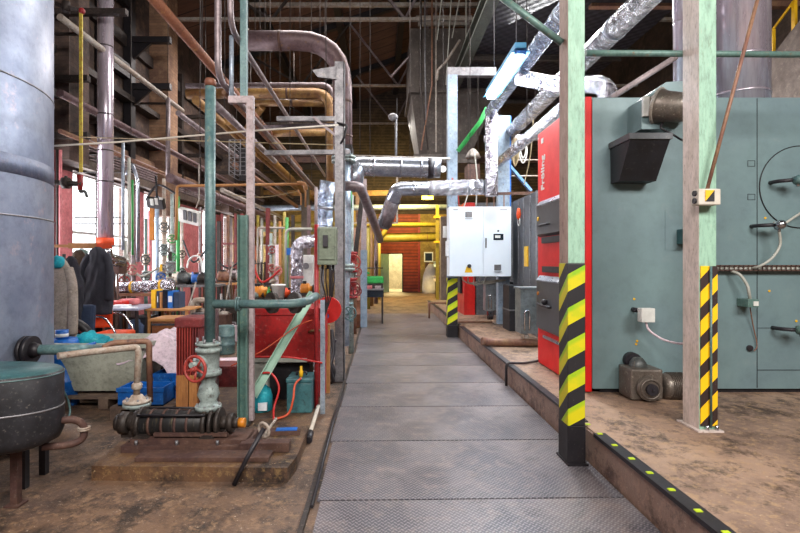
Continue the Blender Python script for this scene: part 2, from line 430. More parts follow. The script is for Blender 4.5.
def struct(name, mb, m):
    # keep world coordinates as object coordinates so textures run on
    me = bpy.data.meshes.new(name); bmesh.ops.recalc_face_normals(mb.b, faces=mb.b.faces[:]); mb.b.to_mesh(me); mb.b.free()
    for q in (m if isinstance(m, (list, tuple)) else [m]): me.materials.append(M[q])
    o = bpy.data.objects.new(name, me); C.objects.link(o); o['kind'] = 'structure'; return o
def dup(root, loc, label=None, rz=None):
    def cp(o, par):
        c = o.copy(); C.objects.link(c); c.parent = par
        for ch in list(o.children): cp(ch, c)
        return c
    r = cp(root, None); r.location = V(loc)
    if label: r['label'] = label
    if rz is not None: r.rotation_euler.z = rz
    return r
def text(s, size, origin, xd, yd, m, parent, name='lettering', ext=.002, wx=1.0):
    cu = bpy.data.curves.new('t', 'FONT'); cu.body = s; cu.size = size; cu.extrude = ext; cu.offset = size*.02
    ob = bpy.data.objects.new('t', cu); C.objects.link(ob)
    dg = bpy.context.evaluated_depsgraph_get(); me = bpy.data.meshes.new_from_object(ob.evaluated_get(dg))
    C.objects.unlink(ob); bpy.data.objects.remove(ob)
    xd, yd = V(xd).normalized(), V(yd).normalized(); n = xd.cross(yd)
    o = V(origin)-wloc(parent)
    for v in me.vertices: c = v.co.copy(); v.co = o+xd*c.x*wx+yd*c.y+n*c.z
    me.materials.clear(); me.materials.append(M[m])
    q = bpy.data.objects.new(name, me); C.objects.link(q); q.parent = parent; return q
def pipe(label, pts, r, m, bend=None, name='pipe', cat='pipe', fl=(), bands=(), flm=None, group=None, seg=16):
    """a pipe run; fl = fractions of segments as (i, t) where a flange sits; bands the same for narrow straps"""
    pts = [V(p) for p in pts]; bend = r*2.6 if bend is None else bend
    if not fl and not bands:
        return solo(name, label, cat, MB().tube(pts, r, seg, bend), m, group)
    lo = min(pts, key=lambda p: p.z)
    t = thing(name, label, cat, lo, group)
    build('pipe_run', MB().tube(pts, r, seg, bend), m, t)
    def at(i, f): a, b = pts[i], pts[i+1]; return a+(b-a)*f, (b-a).normalized()
    for i, f in fl:
        p, d = at(i, f); b = MB(); b.cyl(p-d*r*.45, p-d*r*.06, r*1.65, seg=20); b.cyl(p+d*r*.06, p+d*r*.45, r*1.65, seg=20)
        u, v = frame(d)
        for k in range(6):
            a = k*PI/3; q = p+(u*math.cos(a)+v*math.sin(a))*r*1.38; b.cyl(q-d*r*.62, q+d*r*.62, r*.13, seg=6)
        build('flange', b, flm or m, t)
    for i, f in bands:
        p, d = at(i, f); build('clamp_band', MB().cyl(p-d*.018, p+d*.018, r*1.05, seg=24), flm or m, t)
    return t
def wheel_mb(c, n, R, r=None, spokes=5):
    r = r or R*.11; c = V(c); n = V(n).normalized(); b = MB(); b.torus(c, n, R, r, 32, 8); u, v = frame(n)
    for k in range(spokes):
        a = 2*PI*k/spokes+.3; d = u*math.cos(a)+v*math.sin(a); b.cyl(c-n*r*1.2, c+d*R, r*.8, r*.7, 8)
    b.cyl(c-n*r*1.8, c+n*r*1.6, R*.2, seg=12); return b
def channel(p0, p1, w, d, t=.008, face=(0, -1, 0)):
    """U-channel between two points"""
    p0, p1 = V(p0), V(p1); ax = (p1-p0).normalized(); f = V(face); f = (f-ax*f.dot(ax)).normalized(); s_ = ax.cross(f)
    b = MB()
    def slab(c0, a, bb):
        vs = []
        for p in (p0, p1):
            for i, j in ((-1, -1), (1, -1), (1, 1), (-1, 1)): vs.append(b.b.verts.new(p+c0+s_*i*a/2+f*j*bb/2))
        b.quad(vs[:4][::-1]); b.quad(vs[4:])
        for i in range(4): b.quad([vs[i], vs[(i+1) % 4], vs[4+(i+1) % 4], vs[4+i]])
    slab(f*(-d/2+t/2), w, t); slab(s_*(w/2-t/2), t, d); slab(-s_*(w/2-t/2), t, d)
    return b
def post(label, p0, p1, w, d, m, name='steel_post', cat='post', base=True, face=(0, -1, 0), group=None, plate='steel_dark'):
    t = thing(name, label, cat, p0, group)
    build('channel_section', channel(p0, p1, w, d, face=face), m, t)
    if base: build('base_plate', MB().box(p0[0]-w*.8, p0[0]+w*.8, p0[1]-d*.8, p0[1]+d*.8, p0[2], p0[2]+.012), plate, t)
    return t
def beam(label, p0, p1, w, h, m, name='steel_beam', cat='beam', group=None):
    """I-section along p0-p1"""
    p0, p1 = V(p0), V(p1); b = MB(); up = V((0, 0, 1))
    if abs((p1-p0).normalized().z) > .9: up = V((0, 1, 0))
    d = (p1-p0).normalized(); up = (up-d*up.dot(d)).normalized(); s_ = d.cross(up)
    def slab(c0, a, bb):
        vs = []
        for p in (p0, p1):
            for i, j in ((-1, -1), (1, -1), (1, 1), (-1, 1)): vs.append(b.b.verts.new(p+c0+s_*i*a/2+up*j*bb/2))
        b.quad(vs[:4][::-1]); b.quad(vs[4:])
        for i in range(4): b.quad([vs[i], vs[(i+1) % 4], vs[4+(i+1) % 4], vs[4+i]])
    t = h*.12
    slab(up*(h/2-t/2), w, t); slab(-up*(h/2-t/2), w, t); slab(V((0, 0, 0)), w*.16, h-2*t)
    return solo(name, label, cat, b, m, group)
def roof_z(x): return 7.9+(x+5.85)/(3.2+5.85)*(11.0-7.9) if x < 3.2 else 11.0-(x-3.2)/(8.8-3.2)*1.4
def hang(o, *pts):
    for p in pts: build('hanger_rod', MB().cyl(p, (p[0], p[1], roof_z(p[0])+.02), .006, seg=6), 'steel_dark', o)
    return o
# ================================================================== THE SETTING
XL, YF, XR = -5.5, 25.0, 8.5
CURB = 1.575
# floor (left hall) with oily concrete, lower than the boiler platform
struct('floor', MB().box(XL-.3, CURB, -5, YF+.3, -.3, 0).box(CURB, XR+.3, 16.4, YF+.3, -.3, 0), 'floor')
pf = MB().box(CURB, XR+.3, -5, 16.4, -.3, .25)
for f in pf.b.faces: f.material_index = 0
o = struct('floor_platform', pf, ['floor_right'])
struct('trim_1', MB().box(CURB-.012, CURB, -5, 16.4, .0, .235), 'curb')
# left wall with window openings
WIN = [(6.2, 7.9), (8.95, 11.2), (11.65, 13.4), (15.5, 16.7), (17.3, 18.7), (19.4, 20.7), (22.6, 24.2)]
WZ0, WZ1 = .95, 3.15
wl = MB(); lo = MB()
def wseg(y0, y1):
    wl.box(XL-.35, XL, y0, y1, 0, .0+WZ1+.1)
y = -5.0
for a, b_ in WIN:
    wl.box(XL-.35, XL, y, a, 0, WZ1); wl.box(XL-.35, XL, a, b_, 0, WZ0); y = b_
wl.box(XL-.35, XL, y, YF, 0, WZ1); wl.box(XL-.35, XL, -5, YF, WZ1, 8.2)
struct('wall_left', wl, 'brick_left')
# coral-painted faces of the piers between the windows
k = 1; y = 0.0
for i, (a, b_) in enumerate(WIN+[(YF, YF)]):
    if a-y > .25: k += 1; struct('trim_%d' % k, MB().box(XL, XL+.015, y+.05, a-.03, .0, WZ1-.05), 'coral')
    y = b_
for i, (a, b_) in enumerate(WIN):
    w = bpy.data.objects.new('window_%d' % (i+1), None); C.objects.link(w); w.location = (XL, (a+b_)/2, WZ0); w['kind'] = 'structure'
    fr = MB(); n = max(1, round((b_-a)/1.2))
    for q in range(n+1): yy = a+(b_-a)*q/n; fr.box(XL-.2, XL-.15, yy-.025, yy+.025, WZ0, WZ1)
    for q in range(3): zz = WZ0+(WZ1-WZ0)*q/2; fr.box(XL-.2, XL-.15, a, b_, zz-.025, zz+.025)
    build('window_frame', fr, 'white_plastic', w)
    build('glass_pane', MB().box(XL-.18, XL-.172, a+.026, b_-.026, WZ0+.026, WZ1-.026), 'glass', w)
    build('window_sill', MB().box(XL-.15, XL+.06, a, b_, WZ0-.06, WZ0), 'concrete_dark', w)
# brick piers standing proud of the wall, upper part
for i, yy in enumerate((8.4, 12.2, 17.0, 21.4)):
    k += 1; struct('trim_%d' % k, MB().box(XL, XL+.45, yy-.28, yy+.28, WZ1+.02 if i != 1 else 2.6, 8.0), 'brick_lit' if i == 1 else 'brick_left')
# ledges / crane rail running along the left wall
k += 1; struct('trim_%d' % k, MB().box(XL, XL+.18, .5, YF, 3.2, 3.36), 'concrete_dark')
k += 1; struct('trim_%d' % k, MB().box(XL, XL+.3, .5, YF, 4.15, 4.28), 'steel_dark')
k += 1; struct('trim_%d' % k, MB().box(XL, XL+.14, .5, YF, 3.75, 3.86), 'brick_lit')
sl = MB()
for i in range(7): sl.box(XL+.05, XL+.2, .5, YF, 3.38+i*.055, 3.4+i*.055)
k += 1; struct('trim_%d' % k, sl, 'post_pink')
k += 1; struct('trim_%d' % k, MB().box(XL, XL+.25, .5, YF, 4.9, 5.02).box(XL, XL+.1, .5, YF, 6.1, 6.35), 'steel_dark')
# far wall with shutter door
DX0, DX1 = .0, 1.95
fw = MB().box(XL, DX0, YF, YF+.3, 0, 3.9).box(DX1, XR, YF, YF+.3, 0, 3.9)
fw.box(XL, XR, YF, YF+.3, 3.9, 12, 1)
struct('wall_far', fw, ['far_wall', 'right_wall'])
d = bpy.data.objects.new('door_1', None); C.objects.link(d); d.location = (1, YF, 0); d['kind'] = 'structure'
build('shutter_curtain', MB().box(DX0, .42, YF+.05, YF+.12, 0, 3.9).box(1.14, DX1, YF+.05, YF+.12, 0, 3.9).box(.42, 1.14, YF+.05, YF+.12, 1.92, 3.9), 'shutter', d)
build('guide_rail', MB().box(DX1-.04, DX1+.06, YF-.04, YF+.06, 0, 3.9), 'red_paint', d)
build('guide_rail', MB().box(DX0-.06, DX0+.04, YF-.04, YF+.06, 0, 3.9), 'red_paint', d)
d = bpy.data.objects.new('door_2', None); C.objects.link(d); d.location = (.42, YF, 0); d['kind'] = 'structure'
lf = MB(); lf.obox((.2, YF-.33, .96), (.7, .05, 1.9), (0, 0, math.radians(75)))
lf = MB(); lf.prism([(.42, YF-.0), (.45, YF-.03), (.03, YF-.72), (.0, YF-.69)], 'z', .02, 1.9)
build('door_leaf', lf, 'pale_green', d)
build('door_frame', MB().box(.4, .45, YF-.02, YF+.14, 0, 1.95).box(1.11, 1.16, YF-.02, YF+.14, 0, 1.95).box(.4, 1.16, YF-.02, YF+.14, 1.9, 1.95), 'steel_dark', d)
# the lit room behind the little door
struct('wall_back_room', MB().box(-1, 3, YF+3, YF+3.1, 0, 3).box(-1, -.9, YF+.3, YF+3, 0, 3).box(2.9, 3, YF+.3, YF+3, 0, 3).box(-1, 3, YF+.3, YF+3, 3, 3.1).box(-1, 3, YF+.3, YF+3, -.1, 0), 'panel_wall')
struct('wall_right', MB().box(XR, XR+.3, -5, YF, 0, 10.6), 'right_wall')
struct('wall_rear', MB().box(XL-.35, XR+.3, -5.3, -5, -.3, 11.2), 'panel_wall')
# roof
RX, RZ = 3.2, 11.0
struct('ceiling', MB().prism([(XL-.35, 7.9), (RX, RZ), (XR+.3, 9.6), (XR+.3, 9.8), (RX, RZ+.2), (XL-.35, 8.1)], 'y', -5.3, YF+.3), 'roof_boards')
def roof_z(x): return 7.9+(x-(XL-.35))/(RX-(XL-.35))*(RZ-7.9) if x < RX else RZ-(x-RX)/(XR+.3-RX)*(RZ-9.6)
def truss(Y, label, group):
    t = thing('roof_truss', label, 'truss', (0, Y, 7.3), group)
    build('top_chord', MB().bar((XL, Y, roof_z(XL)-.12), (RX, Y, RZ-.12), .16, .2).bar((RX, Y, RZ-.12), (XR, Y, roof_z(XR)-.12), .16, .2), 'steel_black', t)
    build('bottom_chord', MB().bar((XL+.01, Y, 7.32), (XR-.01, Y, 7.32), .09, .07), 'pipe_white', t)
    xs = [-4.2, -2.6, -1.0, .6, 2.2, 3.8, 5.4, 7.0]
    for a, b_ in zip(xs, xs[1:]):
        q = V((a, Y, 7.32)); e = V((b_, Y, roof_z(b_)-.2)) if int((a+5)//1.6) % 2 else V((b_, Y, 7.32)); q = V((a, Y, 7.32)) if int((a+5)//1.6) % 2 else V((a, Y, roof_z(a)-.2))
        build('web_strut', MB().bar(q, e, .06, .06), 'pipe_pink' if a > -2 and a < 2 else 'steel_dark', t)
truss(12.0, 'thin-legged steel roof truss crossing nearest the camera', 'roof trusses')
truss(16.5, 'steel roof truss in the middle of the dark roof with pale bottom chord', 'roof trusses')
truss(21.0, 'farthest steel roof truss close to the end wall', 'roof trusses')
for i, (x, lb) in enumerate(((-3.4, 'black roof purlin over the left pipe rack'), (-1.3, 'black roof purlin left of the aisle above the big bend pipe'), (.75, 'black roof purlin above the aisle centre'), (4.9, 'black roof purlin above the red-fronted boiler row'), (6.6, 'black roof purlin nearest the right wall'))):
    solo('roof_purlin', lb, 'purlin', MB().bar((x, 6, roof_z(x)-.15), (x, YF, roof_z(x)-.15), .22, .3), 'steel_black', 'roof purlins')
# pale tie bars under the roof
for (x0, x1, py, Y, lb) in ((250, 480, 5, 12.8, 'long pale tie bar high across the top of the view'), (416, 472, 18, 13.2, 'short upper pale bar hanging right of the aisle top'), (418, 469, 24, 13.2, 'short lower pale bar of the hanging pair'), (590, 690, 5, 8.2, 'red-brown painted beam behind the foil ducts at top right')):
    solo('tie_bar', lb, 'bar', MB().bar(P(x0, py, Y), P(x1, py, Y) if x0 < 500 else V((XR-.01, Y, Z_(py, Y))), .09 if x0 < 500 else .12, .09), 'pipe_white' if x0 < 500 else 'pipe_rust')

# walkway of tread plates
Ys = [0.55, 1.08, 2.09, 3.11, 4.14, 5.12, 6.12, 7.15, 8.15, 9.2, 10.2, 11.25, 12.3, 13.3, 14.4]
place = ['cut off at the bottom edge of the view', 'second from the camera', 'third from the camera', 'beside the foot of the striped column', 'just beyond the striped column', 'fifth from the bottom of the view', 'ending near the bent curb handle', 'beside the bent curb handle', 'opposite the thick curb pipe', 'beside the foot of the far striped post', 'just past the far striped post', 'next to the thin legged workbench', 'beyond the thin legged workbench', 'last one before bare concrete']
for i in range(1, len(Ys)-1):
    xl = -.38-(.03 if i > 3 else 0)
    b = MB(); g = .008; w = .01*((i*37) % 3-1)
    b.prism([(xl+w, Ys[i]+g), (CURB-.03, Ys[i]+g+.045), (CURB-.03, Ys[i+1]-g+.045), (xl+w, Ys[i+1]-g)], 'z', 0.002, .016)
    solo('floor_plate', 'ribbed grey steel walkway plate '+place[i], 'plate', b, 'tread', 'tread plates of the walkway')
k += 1; struct('trim_%d' % k, MB().box(-.455, -.425, .6, 14.4, 0, .022), 'steel_dark')
# platform edging: black strip and yellow-green reflectors
k += 1; struct('trim_%d' % k, MB().box(CURB-.03, CURB+.055, .6, 3.62, .235, .262).box(CURB-.02, CURB+.05, 3.9, 9.7, .235, .258).box(CURB-.02, CURB+.05, 10.0, 16.4, .235, .258), 'rubber')
rp = [(727, 533), (696, 511), (669.7, 490), (648, 473), (629.4, 458.8), (612.5, 445.4), (597, 434), (586.5, 424.5)]
nm = ['cut by the bottom edge of the view', 'second from the bottom edge', 'third from the bottom edge', 'midway along the strip', 'just above the middle one', 'third from the striped column', 'second from the striped column', 'beside the striped column']
for (px, py), n_ in zip(rp, nm):
    Y = (1.5-.262)*F/(py-262)
    solo('edge_reflector', 'yellow-green square on the black platform edge, '+n_, 'marker', MB().box(CURB-.01, CURB+.024, Y-.013, Y+.013, .262, .267), 'lime', 'yellow-green edge markers')

# ================================================================== COLUMNS
def hollow(x0, x1, y0, y1, z0, z1, bev=.006): return MB().box(x0, x1, y0, y1, z0, z1, bev=bev)
# near striped column
t = thing('steel_column', 'tall pale green steel column with lime-yellow hazard stripes nearest the walkway', 'column', (1.44, 3.75, 0))
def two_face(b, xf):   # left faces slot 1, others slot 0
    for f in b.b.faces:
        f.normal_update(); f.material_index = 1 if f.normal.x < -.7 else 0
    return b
b = hollow(1.376, 1.5, 3.66, 3.84, 1.49, 5.7); bmesh.ops.recalc_face_normals(b.b, faces=b.b.faces[:])
build('upper_shaft', two_face(b, 0), ['col_green', 'col_pink'], t)
build('hazard_band', hollow(1.374, 1.502, 3.658, 3.842, .3, 1.49), 'hazard_green', t, 'yellow and black striped band')
b = MB(); b.box(1.372, 1.504, 3.655, 3.845, .02, .3, bev=.004)
build('black_foot', b, 'steel_black', t, 'black painted foot')
build('base_plate', MB().box(1.365, 1.515, 3.63, 3.87, .016, .03), 'steel_black', t)
# column on the platform
t = thing('steel_column', 'pale pink and green steel column on the platform with black-yellow stripes and teal tube', 'column', (2.42, 3.8, .25))
b = hollow(2.36, 2.49, 3.7, 3.9, .26, 5.7); bmesh.ops.recalc_face_normals(b.b, faces=b.b.faces[:])
build('shaft', two_face(b, 0), ['col_green', 'col_pale'], t)
build('hazard_band', MB().box(2.368, 2.492, 3.69, 3.72, .29, 1.47), 'hazard_yellow', t, 'black and yellow striped band')
build('base_plate', MB().box(2.33, 2.52, 3.66, 3.93, .25, .262), 'col_pale', t)
for dx in (.05, .12): build('anchor_bolt', MB().cyl((2.36+dx, 3.68, .25), (2.36+dx, 3.68, .3), .012, seg=8), 'chrome', t)
solo('conduit', 'thin teal conduit running up the face of the striped platform column', 'conduit', MB().cyl((2.435, 3.678, .28), (2.435, 3.678, 1.47), .0085, seg=10), 'pipe_teal')
# switch box on it
t = thing('switch_box', 'cream switch box with yellow-black corner mark fixed to the platform column', 'switch', P(708, 204, 3.62))
build('housing', MB().box(X_(697, 3.62), X_(719, 3.62), 3.6, 3.69, Z_(205, 3.62), Z_(189, 3.62), bev=.008), 'white_cloth', t)
b = MB(); x0, x1, z0, z1 = X_(706, 3.59), X_(715, 3.59), Z_(201, 3.59), Z_(190, 3.59)
build('warning_label', MB().prism([(x0, z0), (x0, z1), (x1, z1)], 'y', 3.594, 3.601), 'yellow', t, 'yellow half of the label')
build('warning_label', MB().prism([(x0, z0), (x1, z1), (x1, z0)], 'y', 3.594, 3.601), 'rubber', t, 'black half of the label')
for py in (193.5, 201): build('cable_gland', MB().cyl(P(698, py, 3.64), P(693.5, py, 3.64), .024, .02, 14), 'rubber', t)
solo('strut', 'thin red-brown rod slanting down to the switch box', 'rod', MB().tube([P(707, 190, 3.64), P(730, 103, 3.62), P(760, -10, 3.6)], .013, 10), 'pipe_rust')
# mid columns carrying the electric cabinet
t = thing('steel_column', 'blue-grey column with lime stripes left of the white cabinet', 'column', (1.43, 9.95, 0))
build('upper_shaft', hollow(1.34, 1.53, 9.87, 10.05, 1.1, 5.2), 'col_blue', t)
build('hazard_band', hollow(1.338, 1.532, 9.868, 10.052, .25, 1.18), 'hazard_far', t, 'lime and black striped band')
build('black_foot', hollow(1.33, 1.54, 9.86, 10.06, 0, .25), 'steel_black', t)
t = thing('steel_column', 'grey column behind the right half of the white cabinet', 'column', (2.46, 9.98, .25))
build('shaft', hollow(2.34, 2.57, 9.9, 10.08, .25, 4.4), 'col_blue', t)
build('base_plate', MB().box(2.28, 2.63, 9.86, 10.12, .25, .27), 'concrete_dark', t)
solo('cross_beam', 'pale horizontal beam on top of the blue-grey column', 'beam', MB().box(1.34, 2.3, 9.9, 10.05, 5.2, 5.36), 'steel_grey')
solo('brace', 'bright blue diagonal brace behind the white cabinet', 'brace', MB().bar(P(507, 163, 9.98), P(531, 191, 9.98), .1, .05), 'brace_blue')
solo('conduit', 'bright blue strip running up the grey column edge', 'conduit', MB().box(2.575, 2.6, 9.92, 9.97, 2.6, 4.4), 'bright_blue')
solo('handrail', 'green horizontal tube across the top right in front of the chimneys', 'rail', MB().tube([P(586, 53, 3.93), P(860, 55, 3.93)], .024, 14), 'pipe_greenish')
solo('strut', 'dark greenish tube slanting into the near striped column from top left', 'tube', MB().tube([P(500, -4, 3.75), P(562, 43, 3.75)], .026, 14), 'pipe_greenish')
solo('strut', 'pale brown rod slanting up behind the green handrail', 'rod', MB().tube([P(611, 98, 4.9), P(676, 57, 4.9)], .028, 12), 'post_pink')

# ================================================================== BOILER 1
BY = 4.77
t = thing('boiler', 'large teal-grey boiler with a red front and two dark doors', 'boiler', (3.5, 5.5, .25))
build('casing', MB().box(2.026, 5.6, BY, 6.2, .29, 3.07, bev=.004), 'boiler_teal', t)
build('plinth_frame', MB().box(2.11, 5.58, BY+.03, 6.17, .25, .29), 'steel_black', t)
b = MB(); b.box(1.96, 2.022, BY-.002, 6.21, .26, 3.08, bev=.01)
fc = build('front_casing', b, 'boiler_red', t, 'bright red front panel')
def door_part(z0, z1, y0, y1, prot, top):
    b = MB(); b.prism([(1.96, z0), (1.96, z1), (1.96-prot, z1-top), (1.96-prot, z0+.03)], 'y', y0, y1); return b
# prism axis y: poly is (x,z)
dr = build('door', door_part(1.80, 2.22, 4.83, 6.12, .045, .05), 'door_dark', t, 'dark grey upper door')
build('top_trim', MB().prism([(1.961, 2.222), (1.957, 2.236), (1.908, 2.18), (1.915, 2.166)], 'y', 4.82, 6.125), 'alu_clad', dr, 'silver bevelled strip')
build('handle', MB().tube([(1.918, 5.95, 1.93), (1.885, 5.95, 1.93), (1.885, 5.65, 1.93), (1.918, 5.65, 1.93)], .012, 8, .02), 'rubber', dr)
build('badge', MB().cyl((1.917, 6.05, 2.02), (1.905, 6.05, 2.02), .025, seg=12), 'yellow', dr)
build('lower_tray', MB().box(1.92, 1.96, 4.9, 5.95, 1.72, 1.79), 'dark_box', t)
build('vent_slot', MB().box(1.925, 1.96, 4.9, 5.95, 1.38, 1.45), 'dark_box', t)
dr = build('door', door_part(.68, 1.32, 4.83, 6.12, .045, .05), 'door_dark', t, 'dark grey lower door')
build('top_trim', MB().prism([(1.961, 1.322), (1.957, 1.338), (1.908, 1.282), (1.915, 1.268)], 'y', 4.82, 6.125), 'alu_clad', dr, 'silver bevelled strip')
b = MB(); b.tube([(1.918, 6.0, 1.0), (1.885, 6.0, 1.0), (1.885, 5.6, .99), (1.918, 5.6, .99)], .016, 8, .02); b.sphere((1.89, 5.75, 1.04), .035); build('handle', b, 'rubber', dr)
build('badge', MB().cyl((1.917, 6.05, 1.12), (1.905, 6.05, 1.12), .022, seg=12), 'amber', dr)
build('bottom_strip', MB().box(1.935, 1.96, 4.85, 5.95, .6, .63), 'alu_clad', t)
text('Fröling', .155, (1.957, 5.965, 2.36), (0, 0, 1), (0, 1, 0), 'white_plastic', t, wx=.98)
build('emblem', MB().box(1.952, 1.96, 5.99, 6.06, 2.93, 2.99), 'white_plastic', t, 'small pale mark above the lettering')
# seams, cover and raised frames on the broad side
b = MB()
y = BY-.003
for px in (757,): b.box(X_(px, BY)-.003, X_(px, BY)+.003, y, BY+.002, .3, 3.06)
b.box(X_(757, BY), 5.59, y, BY+.002, Z_(370, BY)-.003, Z_(370, BY)+.003)
b.box(X_(757, BY), 5.59, y, BY+.002, Z_(328, BY)-.002, Z_(328, BY)+.002)
build('panel_seam', b, 'steel_black', t)
cx, cz = X_(800, BY), Z_(187, BY)
cv = build('round_cover', MB().cyl((cx, BY, cz), (cx, BY-.006, cz), .385, seg=64), 'boiler_teal', t)
build('cover_rim', MB().torus((cx, BY-.006, cz), (0, 1, 0), .39, .005, 64, 6), 'steel_black', cv)
for py in (163.5, 197):
    b = MB(); xx0, xx1, z0, z1 = X_(747.5, BY), X_(755, BY), Z_(py+3, BY), Z_(py-3, BY); e = .004
    b.box(xx0, xx1, y, BY, z0, z0+e).box(xx0, xx1, y, BY, z1-e, z1).box(xx0, xx0+e, y, BY, z0, z1).box(xx1-e, xx1, y, BY, z0, z1); build('slot_frame', b, 'steel_black', t)
build('access_panel', MB().box(X_(665, BY), X_(686, BY), BY-.004, BY, Z_(250, BY), Z_(210, BY)), 'boiler_teal', t)
for px, py in ((634, 299), (765, 218), (769, 291), (796, 321), (796, 178), (637, 341), (636, 344)):
    build('warning_dot', MB().cyl((X_(px, BY), BY-.001, Z_(py, BY)), (X_(px, BY), BY-.006, Z_(py, BY)), .011, seg=10), 'yellow', t)
build('screw_plug', MB().cyl((X_(749, BY), BY, Z_(348, BY)), (X_(749, BY), BY-.02, Z_(348, BY)), .028, seg=14), 'rubber', t)
# dust hopper and fan with motor
t2 = thing('exhaust_fan', 'grey fan housing with motor mounted above the black hopper on the boiler', 'fan', P(650, 133, 4.6))
x = lambda px: X_(px, 4.6)
build('fan_housing', MB().prism([(x(636), Z_(132, 4.6)), (x(637), Z_(102, 4.6)), (x(660), Z_(86, 4.6)), (x(690), Z_(84, 4.6)), (x(690), Z_(112, 4.6)), (x(668), Z_(132, 4.6))], 'y', 4.5, BY), 'boiler_teal', t2)
b = MB(); c0 = P(658, 106, 4.48); c1 = P(690, 108, 4.3)
ax = (c1-c0).normalized()
b.lathe([(.0, -.02), (.14, -.02), (.15, .0), (.145, .03), (.135, .06), (.13, .12), (.125, .2), (.115, .24), (0, .245)], c0, ax, 32); build('motor', b, 'motor_steel', t2)
b = MB(); b.torus(c0+ax*.0, ax, .15, .014, 36, 8); build('clamp_ring', b, 'pipe_white', t2)
b = MB(); b.cyl(c0+ax*.24, c0+ax*.3, .1, .09, 24)
for q in range(4): b.torus(c0+ax*.302, ax, .02+.02*q, .004, 20, 6)
build('motor_cowl', b, 'rubber', t2)
build('mount_plate', MB().box(x(636), x(642), 4.47, 4.5, Z_(120, 4.6), Z_(101, 4.6)), 'white_plastic', t2)
build('terminal_box', MB().box(x(643), x(648), 4.4, 4.5, Z_(112, 4.6), Z_(101, 4.6), bev=.008), 'beige_cloth', t2)
t2 = thing('dust_hopper', 'black tapered steel hopper hanging from the boiler side', 'hopper', P(640, 181, 4.5))
build('rim', MB().box(2.18, 2.56, 4.37, BY, Z_(139, 4.38), Z_(133, 4.38)), 'dark_grey', t2)
b = MB(); zt, zb = Z_(139, 4.38), Z_(181, 4.6)
v = [b.b.verts.new(p) for p in ((2.195, 4.385, zt), (2.545, 4.385, zt), (2.545, BY, zt), (2.195, BY, zt), (2.2, 4.6, zb), (2.54, 4.6, zb), (2.54, BY, zb), (2.2, BY, zb))]
for q in ((0, 1, 2, 3), (7, 6, 5, 4), (0, 4, 5, 1), (1, 5, 6, 2), (2, 6, 7, 3), (3, 7, 4, 0)): b.quad([v[i] for i in q])
build('hopper_body', b, 'dark_box', t2)
solo('cable', 'black cable curling from the fan motor to the platform column', 'cable', MB().tube(smooth_path([c0+ax*.04+V((0, 0, -.15)), P(661, 128, 4.4), P(672, 134, 4.4), P(682, 140, 4.3), P(690, 141, 3.95), V((2.44, 3.92, Z_(141, 3.92)))]), .009, 8), 'rubber')
# auger gear motor
t2 = thing('gear_motor', 'oily grey gear motor low on the boiler side resting on the floor', 'motor', (2.55, 4.6, .25))
q = lambda px, py, Y=4.5: P(px, py, Y)
build('gearbox', MB().box(X_(630, 4.5), X_(662, 4.5), 4.48, 4.72, .262, Z_(369, 4.5), bev=.02), 'motor_steel', t2)
build('mount_flange', MB().box(X_(625, 4.65), X_(634, 4.65), 4.55, BY, .26, Z_(368, 4.6)), 'steel_black', t2)
b = MB(); c = q(648, 388, 4.48); b.cyl(c+V((0, .02, 0)), c-V((0, .05, 0)), .115, .105, 32); b.torus(c-V((0, .05, 0)), (0, 1, 0), .085, .012, 32, 8); build('bearing_cover', b, 'motor_steel', t2)
build('shaft_end', MB().cyl(c-V((0, .04, 0)), c-V((0, .085, 0)), .05, seg=20).cyl(c-V((0, .08, 0)), c-V((0, .1, 0)), .012, seg=8), 'rubber', t2)
b = MB(); m0 = q(661, 386, 4.58); b.lathe([(.06, 0), (.11, .01), (.115, .04), (.115, .2), (.1, .22), (.1, .28), (0, .285)], m0, (1, 0, 0), 28)
for i in range(8): b.cyl(m0+V((.06+.018*i, 0, 0)), m0+V((.066+.018*i, 0, 0)), .125, seg=28)
build('motor', b, 'motor_steel', t2)
b = MB(); c2 = V((X_(638, 4.62), 4.62, Z_(369, 4.6))); b.lathe([(.075, 0), (.08, .02), (.07, .06), (.04, .1), (0, .11)], c2, (0, 0, 1), 20); build('top_cap', b, 'grey_motor', t2)
build('round_guard', MB().cyl((X_(634, 4.7), 4.7, Z_(361, 4.7)), (X_(634, 4.7), BY, Z_(361, 4.7)), .075, seg=24), 'rubber', t2)
# junction boxes, sensors, cables
def sensor(label, px, py, dr=1, name='temperature_sensor', head='chrome'):
    c = P(px, py, 4.6); t = thing(name, label, 'sensor', c)
    p0 = V((c.x-dr*.13, BY, c.z))
    build('probe', MB().tube([p0, p0+V((0, -.1, 0)), c-V((dr*.05, 0, 0))], .018, 10, .05), 'rubber', t)
    build('sensor_head', MB().lathe([(0, -.03), (.04, -.03), (.045, .02), (.03, .05), (0, .06)], c, (dr*.4, -.9, .2), 20), head, t)
    build('cable_socket', MB().cyl(c+V((0, 0, -.02)), c+V((0, 0, -.06)), .014, seg=10), 'chrome', t); return c
c = sensor('silver headed sensor on a black probe left of the round cover rim', 779, 225)
solo('cable', 'pale grey cable looping from the silver sensor to the cable tray', 'cable', MB().tube(smooth_path([c+V((0, 0, -.05)), P(780, 245, 4.62), P(772, 258, 4.62), P(760, 266, 4.65), P(752, 268, 4.72)]), .012, 8), 'pvc')
solo('cable', 'pale cable rising from the silver sensor to the right edge', 'cable', MB().tube(smooth_path([c+V((.04, 0, 0)), P(790, 220, 4.6), P(803, 212, 4.62), P(820, 205, 4.66)]), .011, 8), 'pvc')
sensor('dark green sensor inside the round cover at the right edge', 798, 180, 1, head='pipe_teal')
sensor('small green-white sensor low at the right edge of the boiler', 801, 330, 1, head='pipe_greenish')
t2 = thing('junction_box', 'white square junction box low on the teal boiler side', 'box', P(646, 315, 4.6))
